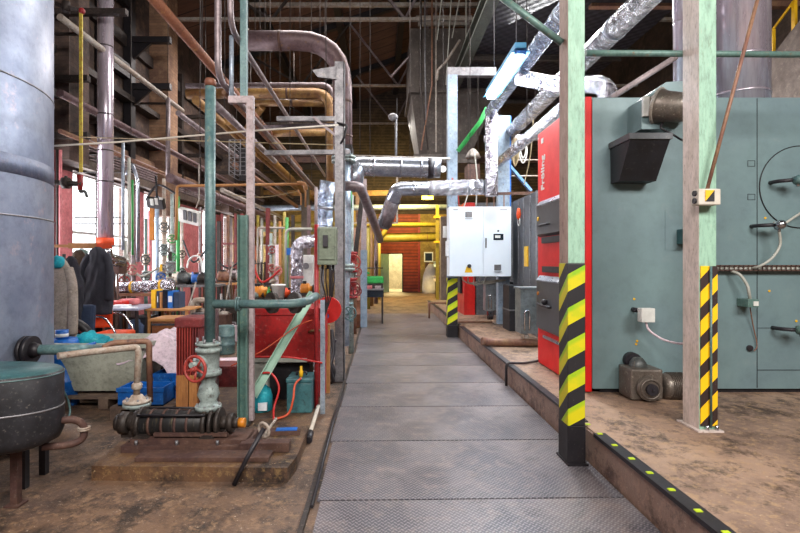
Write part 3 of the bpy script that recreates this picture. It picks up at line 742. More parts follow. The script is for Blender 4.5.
build('housing', MB().box(X_(639.5, 4.6), X_(653, 4.6), 4.56, 4.64, Z_(322, 4.6), Z_(308, 4.6), bev=.008), 'white_plastic', t2)
build('probe', MB().tube([(X_(633, BY), BY, Z_(309.5, BY)), (X_(633, BY), 4.62, Z_(309.5, BY)), (X_(640, 4.6), 4.6, Z_(311, 4.6))], .011, 8, .03), 'chrome', t2)
build('gland', MB().cyl((X_(633, BY), BY, Z_(309.5, BY)), (X_(633, BY), 4.7, Z_(309.5, BY)), .022, seg=12), 'rubber', t2)
solo('cable', 'brown cable from the white junction box to the platform column', 'cable', MB().tube(smooth_path([P(646, 322, 4.6), P(649, 330, 4.6), P(662, 339, 4.55), P(676, 343, 4.4), P(683, 343.5, 4.1), V((2.4, 3.91, Z_(343, 3.9)))]), .01, 8), 'sheet')
t2 = thing('junction_box', 'small green-white junction box under the cable tray', 'box', P(750, 302, 4.66))
build('housing', MB().box(X_(745, 4.66), X_(756, 4.66), 4.62, BY, Z_(307, 4.66), Z_(299, 4.66), bev=.006), 'pipe_greenish', t2)
build('label_plate', MB().box(X_(750, 4.66), X_(755, 4.66), 4.614, 4.62, Z_(305.5, 4.66), Z_(301, 4.66)), 'white_plastic', t2)
solo('cable', 'pale cable arching from the cable tray down to the green-white box', 'cable', MB().tube(smooth_path([P(731, 271, 4.72), P(740, 275, 4.66), P(747, 285, 4.64), P(749, 293, 4.64), P(750, 300, 4.67)]), .014, 8), 'pvc')
solo('cable', 'thin brown wires hanging below the green-white junction box', 'cable', MB().tube(smooth_path([P(750, 307, 4.7), P(753, 325, 4.74), P(757, 345, 4.75), P(754, 351, 4.74)]), .005, 6), 'pipe_rust')
t2 = thing('switch_box', 'narrow teal box on the boiler hidden behind the platform column', 'switch', P(684, 237, 4.7))
build('housing', MB().box(X_(681, 4.7), X_(690, 4.7), 4.64, BY, Z_(244, 4.7), Z_(229, 4.7), bev=.006), 'teal_box', t2)
# cable tray
t2 = thing('cable_tray', 'rusty perforated cable tray running across the boiler side', 'tray', (4.4, 4.72, Z_(271, 4.72)))
b = MB(); x0, x1 = X_(690, 4.72), 5.6; z0, z1 = Z_(271, 4.72), Z_(265, 4.72)
b.box(x0, x1, 4.7, 4.706, z0, z0+.012).box(x0, x1, 4.7, 4.706, z1-.012, z1).box(x0, x1, 4.706, BY, z0, z0+.006)
n = 60
for i in range(n): xx = x0+(x1-x0)*i/n; b.box(xx, xx+.008, 4.7, 4.706, z0, z1)
build('side_rail', b, 'rust_steel', t2)
build('cable_bundle', MB().tube([(x0, 4.735, z0+.025), (x1, 4.735, z0+.025)], .018, 10).tube([(x0, 4.725, z0+.045), (x1, 4.725, z0+.045)], .012, 10), 'pvc', t2)

# chimneys above the boiler
def chimney(label, cx, Y, r, z0, z1, m, seams, group=None):
    t = thing('chimney', label, 'chimney', (cx, Y, z0), group)
    build('flue_pipe', MB().cyl((cx, Y, z0), (cx, Y, z1), r, seg=40), m, t)
    for z in seams: build('clamp_band', MB().cyl((cx, Y, z-.012), (cx, Y, z+.012), r*1.02, seg=40), m, t)
    return t
chimney('wide shiny stainless chimney rising behind the boiler top', 4.02, 5.6, .29, 3.07, 7.5, 'stainless', (3.35, 3.75, 4.6))
chimney('narrow shiny flue half hidden by the platform column', 3.46, 5.65, .13, 3.07, 7.5, 'stainless', (3.5, 4.2))
# concrete bunker top right with yellow rail
BX = 6.0
bk = MB().prism([(5.6, .25), (9.2, .25), (9.2, 4.62), (7.0, 4.62+.0), (5.6, 5.55)], 'x', BX, XR)
struct('wall_bunker', MB().prism([(6.4, .25), (9.4, .25), (9.4, 4.0), (7.75, 4.6), (6.4, 5.4)], 'x', BX, XR), 'concrete_dark')
t = thing('guard_rail', 'yellow guard rail along the sloping top of the concrete bunker', 'railing', (BX+.05, 7.1, 4.9))
def bz(y): return 4.6+(7.75-y)/(7.75-6.4)*.8
build('top_rail', MB().tube([(BX+.05, 8.3, 5.3), (BX+.05, 7.75, 5.05), (BX+.05, 6.45, bz(6.45)+.45)], .02, 8), 'yellow', t)
for yy in (7.7, 7.3, 6.9, 6.5): build('rail_post', MB().box(BX+.03, BX+.07, yy-.03, yy+.03, bz(yy)-.02, bz(yy)+.45), 'yellow', t)

# ================================================================== BOILERS AND BINS BEHIND
t = thing('boiler', 'dark grey panelled boiler standing behind the red-fronted one', 'boiler', (3.8, 9, .25))
build('casing', MB().box(2.62, 5.6, 8.3, 9.85, .25, 2.69, bev=.01), 'dark_grey', t)
b = MB()
for yy in (8.7, 9.1, 9.45): b.box(2.605, 2.62, yy-.02, yy+.02, .3, 2.66)
build('panel_rib', b, 'steel_grey', t)
build('corner_strip', MB().box(2.6, 2.64, 8.27, 8.36, .25, 2.69), 'steel_grey', t)
build('sloped_cover', MB().prism([(2.62, 2.69), (3.4, 3.0), (5.0, 3.0), (5.0, 2.69)], 'y', 8.4, 9.8), 'beige_cloth', t)
build('instruction_sheet', MB().box(2.6, 2.62, 8.83, 9.03, 1.42, 1.78), 'yellow', t, 'yellow instruction sheet')
t2 = thing('hook_tool', 'orange handled hook hanging on the dark grey boiler', 'tool', (2.58, 9.25, 2.2))
build('handle', MB().lathe([(.01, 0), (.035, .03), (.045, .1), (.03, .2), (.01, .22)], (2.565, 9.25, 2.28), (0, 0, 1), 12), 'orange', t2)
build('wire_loop', MB().torus((2.57, 9.25, 2.24), (1, 0, 0), .07, .008, 20, 6), 'white_plastic', t2)
t = thing('boiler', 'far boiler with red front panel glimpsed under the white cabinet', 'boiler', (3.4, 12.6, .25))
build('casing', MB().box(2.26, 5.6, 11.8, 13.5, .25, 2.9, bev=.01), 'dark_grey', t)
build('front_casing', MB().box(1.98, 2.24, 11.78, 13.52, .25, 2.9, bev=.01), 'boiler_red2', t, 'red front panel')
build('door', MB().box(1.92, 1.98, 12.0, 13.4, .75, 1.5, bev=.01), 'dark_box', t)
build('door', MB().box(1.92, 1.98, 12.0, 13.4, 1.8, 2.5, bev=.01), 'dark_box', t)
def caster(t, x, y, z0, r=.07):
    ca = build('caster', MB().box(x-.03, x+.03, y-.05, y+.05, z0+2*r-.02, z0+2*r+.04).box(x-.035, x-.025, y-.05, y+.03, z0+r, z0+2*r+.03).box(x+.025, x+.035, y-.05, y+.03, z0+r, z0+2*r+.03), 'chrome', t)
    build('wheel', MB().cyl((x-.022, y, z0+r), (x+.022, y, z0+r), r, seg=20), 'rubber', ca)
def ash_bin(label, x0, x1, y0, y1, ztop, m, zb=.42):
    t = thing('ash_bin', label, 'bin', ((x0+x1)/2, (y0+y1)/2, .25))
    b = MB(); i = .05
    v = [b.b.verts.new(p) for p in ((x0, y0, ztop), (x1, y0, ztop), (x1, y1, ztop), (x0, y1, ztop), (x0+.01, y0+.01, zb+.18), (x1-i, y0+i, zb), (x1-i, y1-i, zb), (x0+.01, y1-.01, zb+.18))]
    v = [b.b.verts.new(p) for p in ((x0, y0, ztop), (x1, y0, ztop), (x1, y1, ztop), (x0, y1, ztop), (x0, y0, zb), (x1, y0+i, zb), (x1, y1-i, zb), (x0, y1, zb))]
    for q in ((0, 1, 2, 3), (7, 6, 5, 4), (0, 4, 5, 1), (1, 5, 6, 2), (2, 6, 7, 3), (3, 7, 4, 0)): b.quad([v[j] for j in q])
    bmesh.ops.delete(b.b, geom=[w for w in b.b.verts if not w.link_faces], context='VERTS')
    build('bin_body', b, m, t)
    build('lid', MB().box(x0-.02, x1+.02, y0-.02, y1+.02, ztop, ztop+.03, bev=.006), m, t)
    for xx in (x0+.1, x1-.1):
        for yy in (y0+.1, y1-.1):
            build('leg', MB().box(xx-.02, xx+.02, yy-.02, yy+.02, .39, zb+.05), 'steel_grey', t); caster(t, xx, yy, .25)
    build('side_lever', MB().tube([(x0+.05, y0-.03, .5), (x0+.05, y0-.03, .78), (x0+.12, y0-.03, .8), (x0+.12, y0-.03, .5)], .012, 8, .03), 'chrome', t)
    return t
ash_bin('stainless ash bin on casters beside the red boiler front', 2.06, 2.95, 7.32, 7.62, 1.1, 'bin_steel', .45)
ash_bin('grey metal ash bin on casters before the far boiler', 2.27, 2.52, 10.75, 11.0, 1.06, 'bin_steel', .45)
ash_bin('dark sheet metal bin between the far boiler and grey column', 2.54, 3.0, 10.7, 11.3, 1.05, 'dark_box', .35)
t = thing('waste_bin', 'black two-tier bin standing right of the grey column', 'bin', (2.75, 9.2, .25))
b = MB(); b.box(2.64-.03, 2.6, 8.9, 9.4, .25, .27)
t['label'] = 'black two-tier bin standing right of the grey column'
build('bin_body', MB().box(2.33, 2.59, 9.0, 9.5, .25, .62, bev=.01), 'dark_box', t)
build('upper_box', MB().box(2.33, 2.59, 9.02, 9.48, .64, 1.08, bev=.01), 'dark_box', t)
build('shelf_edge', MB().box(2.32, 2.6, 8.99, 9.51, .62, .64), 'steel_grey', t)
# curb pipes
solo('curb_pipe', 'thick rusty pipe lying across the platform and over the curb', 'pipe', MB().tube([(1.5, 7.35, .335), (1.75, 7.4, .31), (2.95, 7.32, .31)], .06, 14), 'pipe_rust')
solo('curb_pipe', 'thin rusty pipe across the platform beyond the cabinet column', 'pipe', MB().tube([(1.6, 10.25, .27), (2.3, 10.25, .27)], .025, 10), 'pipe_rust')
solo('bent_rod', 'black bent rod hooked over the platform curb nearest the red boiler', 'rod', MB().tube([(CURB-.06, 6.0, .01), (CURB-.06, 6.0, .29), (1.75, 6.05, .275), (2.1, 6.3, .275)], .016, 10, .06), 'rubber')
solo('bent_rod', 'thin brown handrail hoop at the far end of the platform curb', 'rod', MB().tube([(1.3, 13.2, .0), (1.3, 13.2, .42), (1.95, 13.2, .42), (1.95, 13.2, .25)], .025, 10, .06), 'pipe_rust')

# ================================================================== ELECTRIC CABINET
CY = 9.5
t = thing('electrical_cabinet', 'white two-door electrical cabinet mounted on the columns', 'cabinet', P(481, 277, CY))
x0, x1, z0, z1 = X_(449.5, CY), X_(511, CY), Z_(276.5, CY), Z_(206.5, CY); xm = X_(483, CY)
build('body', MB().box(x0, x1, CY+.02, 9.86, z0, z1, bev=.006), 'cabinet_white', t)
dl = build('door', MB().box(x0, xm-.004, CY-.01, CY+.015, z0+.005, z1-.005, bev=.004), 'cabinet_white', t)
dr = build('door', MB().box(xm+.004, x1, CY-.01, CY+.015, z0+.005, z1-.005, bev=.004), 'cabinet_white', t)
def louvre(par, px, py):
    b = MB(); cx_, cz_ = X_(px, CY), Z_(py, CY)
    b.box(cx_-.065, cx_+.065, CY-.016, CY-.01, cz_-.055, cz_+.055)
    for i in range(5): b.box(cx_-.06, cx_+.06, CY-.024, CY-.014, cz_-.05+i*.022, cz_-.043+i*.022)
    build('vent_grille', b, 'steel_grey', par)
    build('grille_lip', MB().box(cx_-.075, cx_+.075, CY-.03, CY-.01, cz_-.085, cz_-.077), 'steel_grey', par)
louvre(dl, 468.5, 214.5); louvre(dr, 497.5, 267.5)
b = MB(); cx_, cz_ = X_(498.5, CY), Z_(237, CY); b.box(cx_-.1, cx_+.09, CY-.022, CY-.01, cz_-.06, cz_+.06, bev=.005); hm = build('display_unit', b, 'display', dr)
build('screen', MB().box(cx_-.07, cx_+.03, CY-.026, CY-.02, cz_-.02, cz_+.03), 'white_plastic', hm)
build('key_lock', MB().cyl((X_(498, CY), CY-.01, Z_(231, CY)), (X_(498, CY), CY-.03, Z_(231, CY)), .018, seg=12), 'rubber', dr)
build('door_handle', MB().box(X_(485, CY), X_(486.5, CY), CY-.03, CY-.01, Z_(248, CY), Z_(238, CY), bev=.004), 'steel_grey', dr)
build('main_switch', MB().cyl((X_(469, CY), CY-.01, Z_(266, CY)), (X_(469, CY), CY-.05, Z_(266, CY)), .036, seg=20), 'rubber', dl)
build('warning_label', MB().prism([(X_(464.5, CY), Z_(272.5, CY)), (X_(472.5, CY), Z_(272.5, CY)), (X_(470.5, CY), Z_(266.5, CY)), (X_(466.5, CY), Z_(266.5, CY))], 'y', CY-.014, CY-.009), 'yellow', dl, 'yellow triangle label')
build('name_strip', MB().box(X_(500, CY), X_(507, CY), CY-.0115, CY-.0095, Z_(210.4, CY), Z_(209.4, CY)), 'steel_grey', dr)
build('name_strip', MB().box(X_(453, CY), X_(458, CY), CY-.0115, CY-.0095, Z_(210.4, CY), Z_(209.4, CY)), 'steel_grey', dl)
build('mounting_rail', MB().box(x0+.05, x1-.02, 9.85, 9.9, z0+.1, z0+.16).box(x0+.05, x1-.02, 9.85, 9.9, z1-.16, z1-.1), 'steel_grey', t)
solo('document_holder', 'white paper holder with blue edge hanging left of the cabinet', 'holder', MB().prism([(X_(446.5, 9.6), Z_(241, 9.6)), (X_(449, 9.6), Z_(240, 9.6)), (X_(449, 9.6), Z_(257, 9.6)), (X_(446.5, 9.6), Z_(256, 9.6))], 'y', 9.55, 9.75), 'paper')
solo('small_box', 'little white box on the column left of the cabinet', 'box', MB().box(X_(443.5, 9.9), X_(448.2, 9.9), 9.9, 10.02, Z_(237.5, 9.9), Z_(226, 9.9), bev=.005), 'white_plastic')
for i, (a, b_) in enumerate((((459, 206), (452, 178)), ((464, 206), (468, 180)), ((476, 206), (474, 150)))):
    solo('cable', ['red-brown cable entering the cabinet top near its left corner', 'pale cable entering the cabinet top beside the red-brown one', 'thin pale wire dropping straight to the cabinet top'][i], 'cable', MB().tube(smooth_path([P(*a, 9.7), P((a[0]+b_[0])/2+2, (a[1]+b_[1])/2, 9.75), P(*b_, 9.8)]), .012, 8), ['red_paint', 'pvc', 'pvc'][i])
b = MB()
for i in range(5): b.tube(smooth_path([P(462+i*6, 277, 9.7), P(464+i*5, 281+i % 3*2, 9.75), P(474+i*3, 284-i % 2*2, 9.85), P(498+i*2, 280, 9.88)]), .012, 6)
solo('cable_bundle', 'tangle of grey cables hanging under the cabinet', 'cables', b, 'pvc')

# ================================================================== FLUORESCENT LAMP AND FOIL DUCTS
a, b_ = P(520, 55, 6.05), P(490.5, 97, 7.6)
a.x = b_.x = 1.69; a.z = b_.z = 4.02
t = thing('fluorescent_lamp', 'glowing white tube lamp hanging lengthwise above the walkway', 'lamp', (1.69, 6.8, 4.0))
b = MB(); b.box(1.62, 1.76, 6.0, 7.66, 4.05, 4.14, bev=.01).prism([(1.58, 4.02), (1.58, 4.012), (1.63, 4.042), (1.75, 4.042), (1.8, 4.012), (1.8, 4.02), (1.76, 4.055), (1.62, 4.055)], 'y', 6.0, 7.66); build('lamp_housing', b, 'lamp_glow_blue', t)
build('tube', MB().cyl((1.66, 6.06, 4.0), (1.66, 7.6, 4.0), .028, seg=14), 'tube_glow', t)
build('tube', MB().cyl((1.72, 6.06, 4.0), (1.72, 7.6, 4.0), .028, seg=14), 'tube_glow', t)
build('diffuser', MB().box(1.645, 1.735, 6.06, 7.6, 3.985, 4.04, bev=.015), 'tube_glow', t)
build('end_cap', MB().box(1.62, 1.76, 6.0, 6.05, 4.0, 4.07), 'bright_blue', t, 'blue end cap')
build('end_cap', MB().box(1.62, 1.76, 7.61, 7.66, 4.0, 4.07), 'col_blue', t)
for yy in (6.2, 7.4): build('hanger', MB().cyl((1.69, yy, 4.1), (1.69, yy, 5.72), .006, seg=6), 'steel_grey', t)
def hline(px, py, X, y0, y1, dz=0):   # run parallel to the aisle through a pixel ray
    Y = X*F/(px-380); z = Z_(py, Y); return (X, y0, z), (X, y1, z+dz)
a, b_ = hline(556, 22, 1.96, 3.9, 8.9)
pipe('long foil-wrapped duct running beside the tube lamp', [a, b_], .1, 'foil_blue', fl=(), bands=((0, .3), (0, .6), (0, .9)), flm='alu_clad', name='foil_duct', cat='duct')
a, b_ = hline(630, 14, 2.62, 4.3, 10.6)
pipe('thickest foil duct slanting from upper right behind the near column', [a, b_], .125, 'foil', bands=((0, .2), (0, .5), (0, .8)), flm='alu_clad', name='foil_duct', cat='duct')
a, b_ = hline(552, 118, 2.35, 6.35, 10.4)
hang(pipe('short foil duct just above the red boiler front', [a, b_], .09, 'foil', name='foil_duct', cat='duct', bands=((0, .5),), flm='alu_clad'), (2.35, 8, 3.6))
pipe('lumpy foil covered elbow on top of the boiler left of the fan', [P(520, 78, 6.9), P(560, 86, 6.4), P(600, 84, 5.6), P(609, 92, 5.35), (X_(604, 5.3), 5.3, 3.075)], .1, 'foil_fine', .15, name='foil_duct', cat='duct')
# vertical foil riser and horizontal foil / clad duct crossing the aisle
pipe('crumpled foil riser standing behind the lamp left of the grey column', [P(491.5, 112, 9.0), P(491.5, 178, 9.0), P(491.5, 196, 9.0)], .115, 'foil_fine', 0, name='foil_duct', cat='duct')
cd = hang(pipe('insulated duct crossing the aisle with foil right half and rusty drop', [P(492, 187, 9.2), P(397, 189, 9.2), P(383, 226, 9.6)], .135, 'alu_clad', .12, name='clad_duct', cat='duct', bands=((0, .25), (0, .45), (0, .82))), P(410, 189, 9.2), P(470, 188, 9.2))
build('foil_wrap', MB().tube([P(428, 188.5, 9.2), P(450, 188, 9.2), P(482, 187, 9.2)], .142, 20), 'foil', cd, 'crumpled foil wrap')
build('duct_lagging', MB().tube([P(393.5, 200, 9.3), P(384.5, 224, 9.58)], .14, 18), 'pipe_pink', cd, 'rust brown lagging')
hang(pipe('upper silver duct with angled left end crossing the aisle', [P(352, 186, 7.6), P(356, 166, 7.8), P(428, 168, 7.8), P(440, 168, 7.8)], .155, 'alu_clad', .1, name='clad_duct', cat='duct', bands=((1, .25), (1, .62), (1, .9))), P(370, 168, 7.8), P(420, 168, 7.8))
solo('duct_coupling', 'black rubber coupling at the right end of the upper silver duct', 'coupling', MB().cyl(P(427.5, 168, 7.8), P(433, 168, 7.8), .165, seg=24), 'rubber')
hang(pipe('thin pale pipe resting along the top of the upper silver duct', [P(350, 156, 7.75), P(450, 159, 7.75)], .02, 'pipe_white'), P(360, 156.3, 7.75))
t = thing('round_lamp', 'small glowing round lamp right of the black coupling', 'lamp', P(443, 169, 8.0))
build('globe', MB().sphere(P(443, 169, 8.0), .05), 'led', t); build('hanger', MB().cyl(P(443, 168, 8.0), (X_(443, 8), 8, 10.2), .006, seg=6), 'steel_dark', t)
# green bar, rope, misc near there
solo('green_bar', 'bright green bar slanting up to the lamp end', 'bar', MB().tube([P(458, 151, 9.75), P(480, 122, 9.75), P(487, 108, 9.6)], .045, 10), 'green_light')
b = MB()
for i in range(6): b.tube(smooth_path([P(514+i*.4, 138, 9.4+i*.02), P(511+i*1.1, 150, 9.4), P(515, 166-i, 9.4+i*.02), P(519-i*.6, 152, 9.42), P(517, 138, 9.4)]), .011, 6)
solo('rope_coil', 'coil of beige rope hanging right of the blue strip', 'rope', b, 'rope')
solo('rope_coil', 'coil of white cable hanging beside the beige rope', 'cable', MB().tube(smooth_path([P(521, 138, 9.5), P(519, 152, 9.5), P(523, 163, 9.5), P(527, 152, 9.5), P(524, 138, 9.5)]), .012, 6).tube(smooth_path([P(522, 138, 9.5), P(520.5, 150, 9.52), P(523, 158, 9.52), P(526, 150, 9.52), P(524, 138, 9.52)]), .012, 6), 'white_plastic')
for py, lb in ((160, 'upper thin pale rod behind the hanging rope coils'), (176, 'lower thin pale rod behind the hanging rope coils')):
    solo('rod', lb, 'rod', MB().tube([P(507, py, 10.2), P(541, py, 10.2)], .015, 8), 'pipe_white')
t = thing('pipe_hanger_bracket', 'rusty bracket rail above the cabinet top', 'bracket', P(510, 193, 9.6))
build('rail', MB().bar(P(484, 194, 9.6), P(538, 193, 9.6), .06, .05), 'rust_steel', t)
for px in (487, 494, 504): build('drop_rod', MB().cyl(P(px, 193, 9.6), P(px, 207, 9.6), .012, seg=8), 'pipe_rust', t)
hang(pipe('pale pipe crossing above the cabinet row left to right', [P(484, 139, 10.5), P(545, 137, 10.5)], .07, 'foil_fine'), P(500, 139, 10.5), P(535, 138, 10.5))
solo('rope', 'slack beige rope hanging down left of the red boiler', 'rope', MB().tube(smooth_path([P(534, 100, 9), P(531, 150, 9), P(524, 185, 9)]), .01, 6), 'rope')
t = thing('steel_box', 'small brown crate sitting between column and foil riser', 'box', P(473, 180, 10.4))
build('box_body', MB().box(X_(467, 10.4), X_(479, 10.4), 10.3, 10.7, Z_(180, 10.4), Z_(165, 10.4)), 'rust_steel', t)
for px in (468, 478): build('hanger', MB().cyl((X_(px, 10.5), 10.5, Z_(165, 10.4)), (X_(px, 10.5), 10.5, roof_z(2)), .01, seg=6), 'steel_dark', t)
solo('pendant_lamp', 'small pale cone lamp hanging above the brown crate', 'lamp', MB().lathe([(.16, 0), (.13, .08), (.07, .17), (.02, .2)], P(473, 158, 10.4), (0, 0, 1), 20), 'pipe_white')

# mezzanine deck and hopper
struct('ceiling_mezzanine', MB().box(1.9, 4.9, 7.0, 19, 5.72, 5.82), 'grating')
beam('grey-green edge beam of the dark mezzanine deck', (1.8, 6.4, 5.8), (1.8, 19, 5.8), .2, .3, 'deck_green', 'deck_beam')
beam('brown joist beside the lamp under the mezzanine deck', (2.25, 4.4, 4.6), (2.25, 9, 4.6), .08, .12, 'rust_steel', 'deck_beam')
for i, (yy, lb) in enumerate(((7.6, 'nearest'), (10.2, 'second'), (13.0, 'third'), (16.2, 'farthest'))):
    beam('%s cross joist under the mezzanine deck' % lb, (1.9, yy, 5.66), (4.9, yy, 5.66), .1, .12, 'steel_dark', 'deck_joist', 'beam', 'mezzanine joists')
t = thing('coal_hopper', 'large grey-brown steel hopper hanging behind the top of the blue-grey column', 'hopper', (1.4, 13, 4.1))
b = MB()
top = [(.75, 12.2, 5.7), (2.9, 12.2, 5.7), (2.9, 14.2, 5.7), (.75, 14.2, 5.7)]; bot = [(1.0, 12.7, 4.2), (2.3, 12.7, 4.2), (2.3, 13.8, 4.2), (1.0, 13.8, 4.2)]
tp = [(x, y, 7.2) for x, y, z in top]
A = b._ring(tp); B = b._ring(top); D = b._ring(bot)
for r0, r1 in ((A, B), (B, D)):
    for i in range(4): b.quad([r0[i], r0[(i+1) % 4], r1[(i+1) % 4], r1[i]])
b.quad(A); b.quad(D)
build('hopper_body', b, 'hopper_steel', t)
build('stiffener', MB().box(.7, 2.95, 12.15, 12.2, 5.62, 5.76).box(.7, .76, 12.2, 14.2, 5.62, 5.76), 'hopper_steel', t)
build('outlet_frame', MB().box(.85, 2.4, 12.5, 13.9, 3.98, 4.2), 'hopper_steel', t)
for i, (xa, ya, xb, yb, lb) in enumerate(((443, 0, 437, 40, 'leftmost'), (452, 0, 446, 85, 'second from left'), (462, 0, 452, 38, 'third from left'), (466, 0, 466, 45, 'rightmost, with a black end'))):
    solo('hanging_cable', 'thin pale cable hanging from the roof, %s of four' % lb, 'cable', MB().tube([(X_(xa, 11.6), 11.6, roof_z(X_(xa, 11.6))), P(xa, ya-14, 11.6), P(xb, yb, 11.6)], .014, 6), 'pvc', 'cables hanging from the roof')
solo('strut', 'pale short rod slanting left of the hopper', 'rod', MB().tube([P(460, 40, 11.5), P(446, 62, 11.5), P(438, 70, 11.5), P(437, 80, 11.5)], .03, 8), 'pipe_white')
solo('strut', 'pale pink long rod slanting under the roof left of the hopper', 'rod', MB().tube([P(391, 77, 12.5), P(426, 38, 12.5)], .03, 8), 'pipe_pink')
for i, (xa, ya, xb, yb) in enumerate(((421, 90, 428, 150), (432, 85, 421, 150), (436, 95, 436, 152), (425, 60, 426, 120))):
    solo('chain', ['dark chain hanging straight left of the hopper', 'brown chain slanting beside the hopper edge', 'pale wire hanging at the hopper face', 'short dark wire above the brown chain'][i], 'chain', MB().tube([(X_(xa, 11.9), 11.9, roof_z(X_(xa, 11.9))), P(xa, ya, 11.9), P(xb, yb, 11.9)], .02, 6), ['steel_dark', 'pipe_rust', 'pipe_white', 'steel_grey'][i])
t = thing('wall_lamp', 'small unlit lamp on a vertical rod above the upper silver duct', 'lamp', P(396, 158, 8.0))
build('rod', MB().cyl(P(396, 157, 8.0), P(396, 115, 8.0), .018, seg=8), 'steel_grey', t)
build('lamp_head', MB().sphere(P(393, 117, 8.0), .06, (1.3, 1, 1)), 'steel_grey', t)
# ================================================================== LEFT FOREGROUND
# big insulated tank
cx, cy, R = -3.96, 3.97, 1.15
t = thing('storage_tank', 'huge pale blue-grey metal clad tank cut by the left edge', 'tank', (cx, cy, 0))
build('tank_shell', MB().lathe([(R*.99, .12), (R, .13), (R, 4.7), (R*.8, 4.95), (0, 5.05)], (cx, cy, 0), seg=72), 'tank_alu', t)
build('support_skirt', MB().cyl((cx, cy, 0), (cx, cy, .13), R*.86, seg=48), 'steel_black', t)
for z in (1.86, 2.93, 3.9): build('seam_band', MB().cyl((cx, cy, z-.006), (cx, cy, z+.006), R+.004, seg=72), 'steel_grey', t)
build('grey_band', MB().cyl((cx, cy, 2.18), (cx, cy, 2.33), R+.003, seg=72), 'tank_dark', t, 'darker band round the tank')
# flanged outlet pipe from the tank
a = P(31, 350, 3.62)
ot = pipe('dark teal flanged pipe leaving the huge tank towards the grey tub', [V((-2.86, 3.92, .81)), V((-2.35, 3.92, .815)), P(100, 349, 4.4)], .04, 'pipe_teal', .1)
build('flange', MB().cyl((-2.79, 3.92, .81), (-2.76, 3.92, .81), .11, seg=28).cyl((-2.75, 3.92, .81), (-2.72, 3.92, .81), .11, seg=28).cyl((-2.72, 3.92, .81), (-2.66, 3.92, .81), .065, .042, 20), 'steel_black', ot, 'black bolted flange')
# black small tank
bx, by = -2.44, 3.0; r = .475
t = thing('expansion_tank', 'squat black round tank with teal lid in the lower left corner', 'tank', (bx, by, 0))
ts = build('tank_shell', MB().lathe([(0, .36), (.25, .365), (.38, .385), (.455, .42), (r, .47), (r, .82), (r*.985, .832)], (bx, by, 0), seg=64), 'black_tank', t)
build('lid', MB().lathe([(r*.985, .83), (r*.97, .836), (0, .838)], (bx, by, 0), seg=64), 'teal_top', t, 'dull teal lid')
build('seam_band', MB().cyl((bx, by, .612), (bx, by, .622), r+.004, seg=64), 'steel_grey', ts)
build('seam_band', MB().cyl((bx, by, .815), (bx, by, .821), r+.003, seg=64), 'pipe_teal', ts)
legs = [PF for PF in ((14, 503), (28, 483), (43, 473), (-30, 480))]
for o_ in [ts]+list(ts.children)+[q for q in t.children if q.name.startswith('lid')]:
    for v in o_.data.vertices: v.co.y = v.co.y*.62+.06
for px, py in ((16, 505), (24, 488), (44, 474), (-25, 490)):
    Y = 750/(py-262); x = X_(px, Y)
    b = MB().box(x-.022, x+.022, Y-.022, Y+.022, 0, .37)
    if px == 16: b.box(x-.045, x+.045, Y-.045, Y+.045, 0, .012)
    build('leg', b, 'rust_steel' if px == 16 else 'steel_black', t)
build('stand_frame', MB().bar((X_(-40, 3.15), 3.15, .335), (X_(18, 3.1), 3.1, .335), .05, .05).bar((X_(16, 3.09), 3.09, .335), (X_(46, 3.52), 3.52, .335), .05, .05).bar((X_(-25, 3.3), 3.3, .335), (X_(46, 3.52), 3.52, .335), .05, .05), 'steel_black', t)
pipe('rusty elbow pipe looping from the black tank side to its underside', [V((-2.0, 3.1, .515)), P(74, 419, 3.12), P(84, 424, 3.15), P(84, 439, 3.15), P(70, 445, 3.12), P(42, 447, 3.05)], .022, 'rust_steel', .05, fl=((2, .3),), flm='valve_rust')
solo('cable', 'thin teal wire hanging down the right side of the black tank', 'cable', MB().tube(smooth_path([P(64, 392, 3.2), P(68, 400, 3.25), P(70, 412, 3.25), P(66, 422, 3.2)]), .007, 6), 'pipe_teal')

# concrete plinth for the pump
b = MB(); b.prism([(-1.98, 3.43), (-.63, 3.4), (-.6, 3.6), (-.62, 5.6), (-2.2, 5.6)], 'z', 0, .1)
struct('floor_plinth', b, 'plinth')
# pump set
t = thing('pump', 'dark banded horizontal pump lying on the rusty base frame', 'pump', (-1.5, 3.85, .1))
build('base_frame', MB().box(-1.9, -.98, 3.66, 4.05, .1, .15).box(-1.86, -1.0, 3.72, 3.98, .15, .175), 'rust_steel', t)
pc = .26
build('pump_barrel', MB().lathe([(.085, 0), (.098, .01), (.098, .5), (.085, .52)], (-1.84, 3.86, pc), (1, 0, 0), 32), 'cast_banded', t)
for i in range(7): 
    if i in (0, 5): build('end_flange', MB().cyl((-1.84+.1*i-.01, 3.86, pc), (-1.84+.1*i+.02, 3.86, pc), .12, seg=28), 'cast_dark', t)
for xx in (-1.76, -1.66, -1.56, -1.47): build('barrel_ring', MB().cyl((xx, 3.86, pc), (xx+.018, 3.86, pc), .104, seg=30), 'rust_steel', t)
build('bearing_housing', MB().cyl((-2.03, 3.86, pc), (-1.995, 3.86, pc), .062, seg=20).cyl((-1.995, 3.86, pc), (-1.93, 3.86, pc), .085, .08, 24).cyl((-1.93, 3.86, pc), (-1.88, 3.86, pc), .055, seg=20).cyl((-1.88, 3.86, pc), (-1.84, 3.86, pc), .1, seg=24).box(-1.99, -1.85, 3.84, 3.88, .15, pc-.04), 'cast_dark', t)
b = MB()
for xa, xb, rr in ((-1.3, -1.275, .12), (-1.275, -1.25, .06), (-1.25, -1.225, .115), (-1.225, -1.17, .05), (-1.17, -1.13, .075), (-1.13, -1.09, .042)): b.cyl((xa, 3.86, pc), (xb, 3.86, pc), rr, seg=24)
build('coupling', b, 'cast_dark', t)
build('shaft_guard', MB().cyl((-1.09, 3.86, pc), (-1.04, 3.86, pc), .036, seg=14), 'amber', t, 'orange-yellow shaft end')
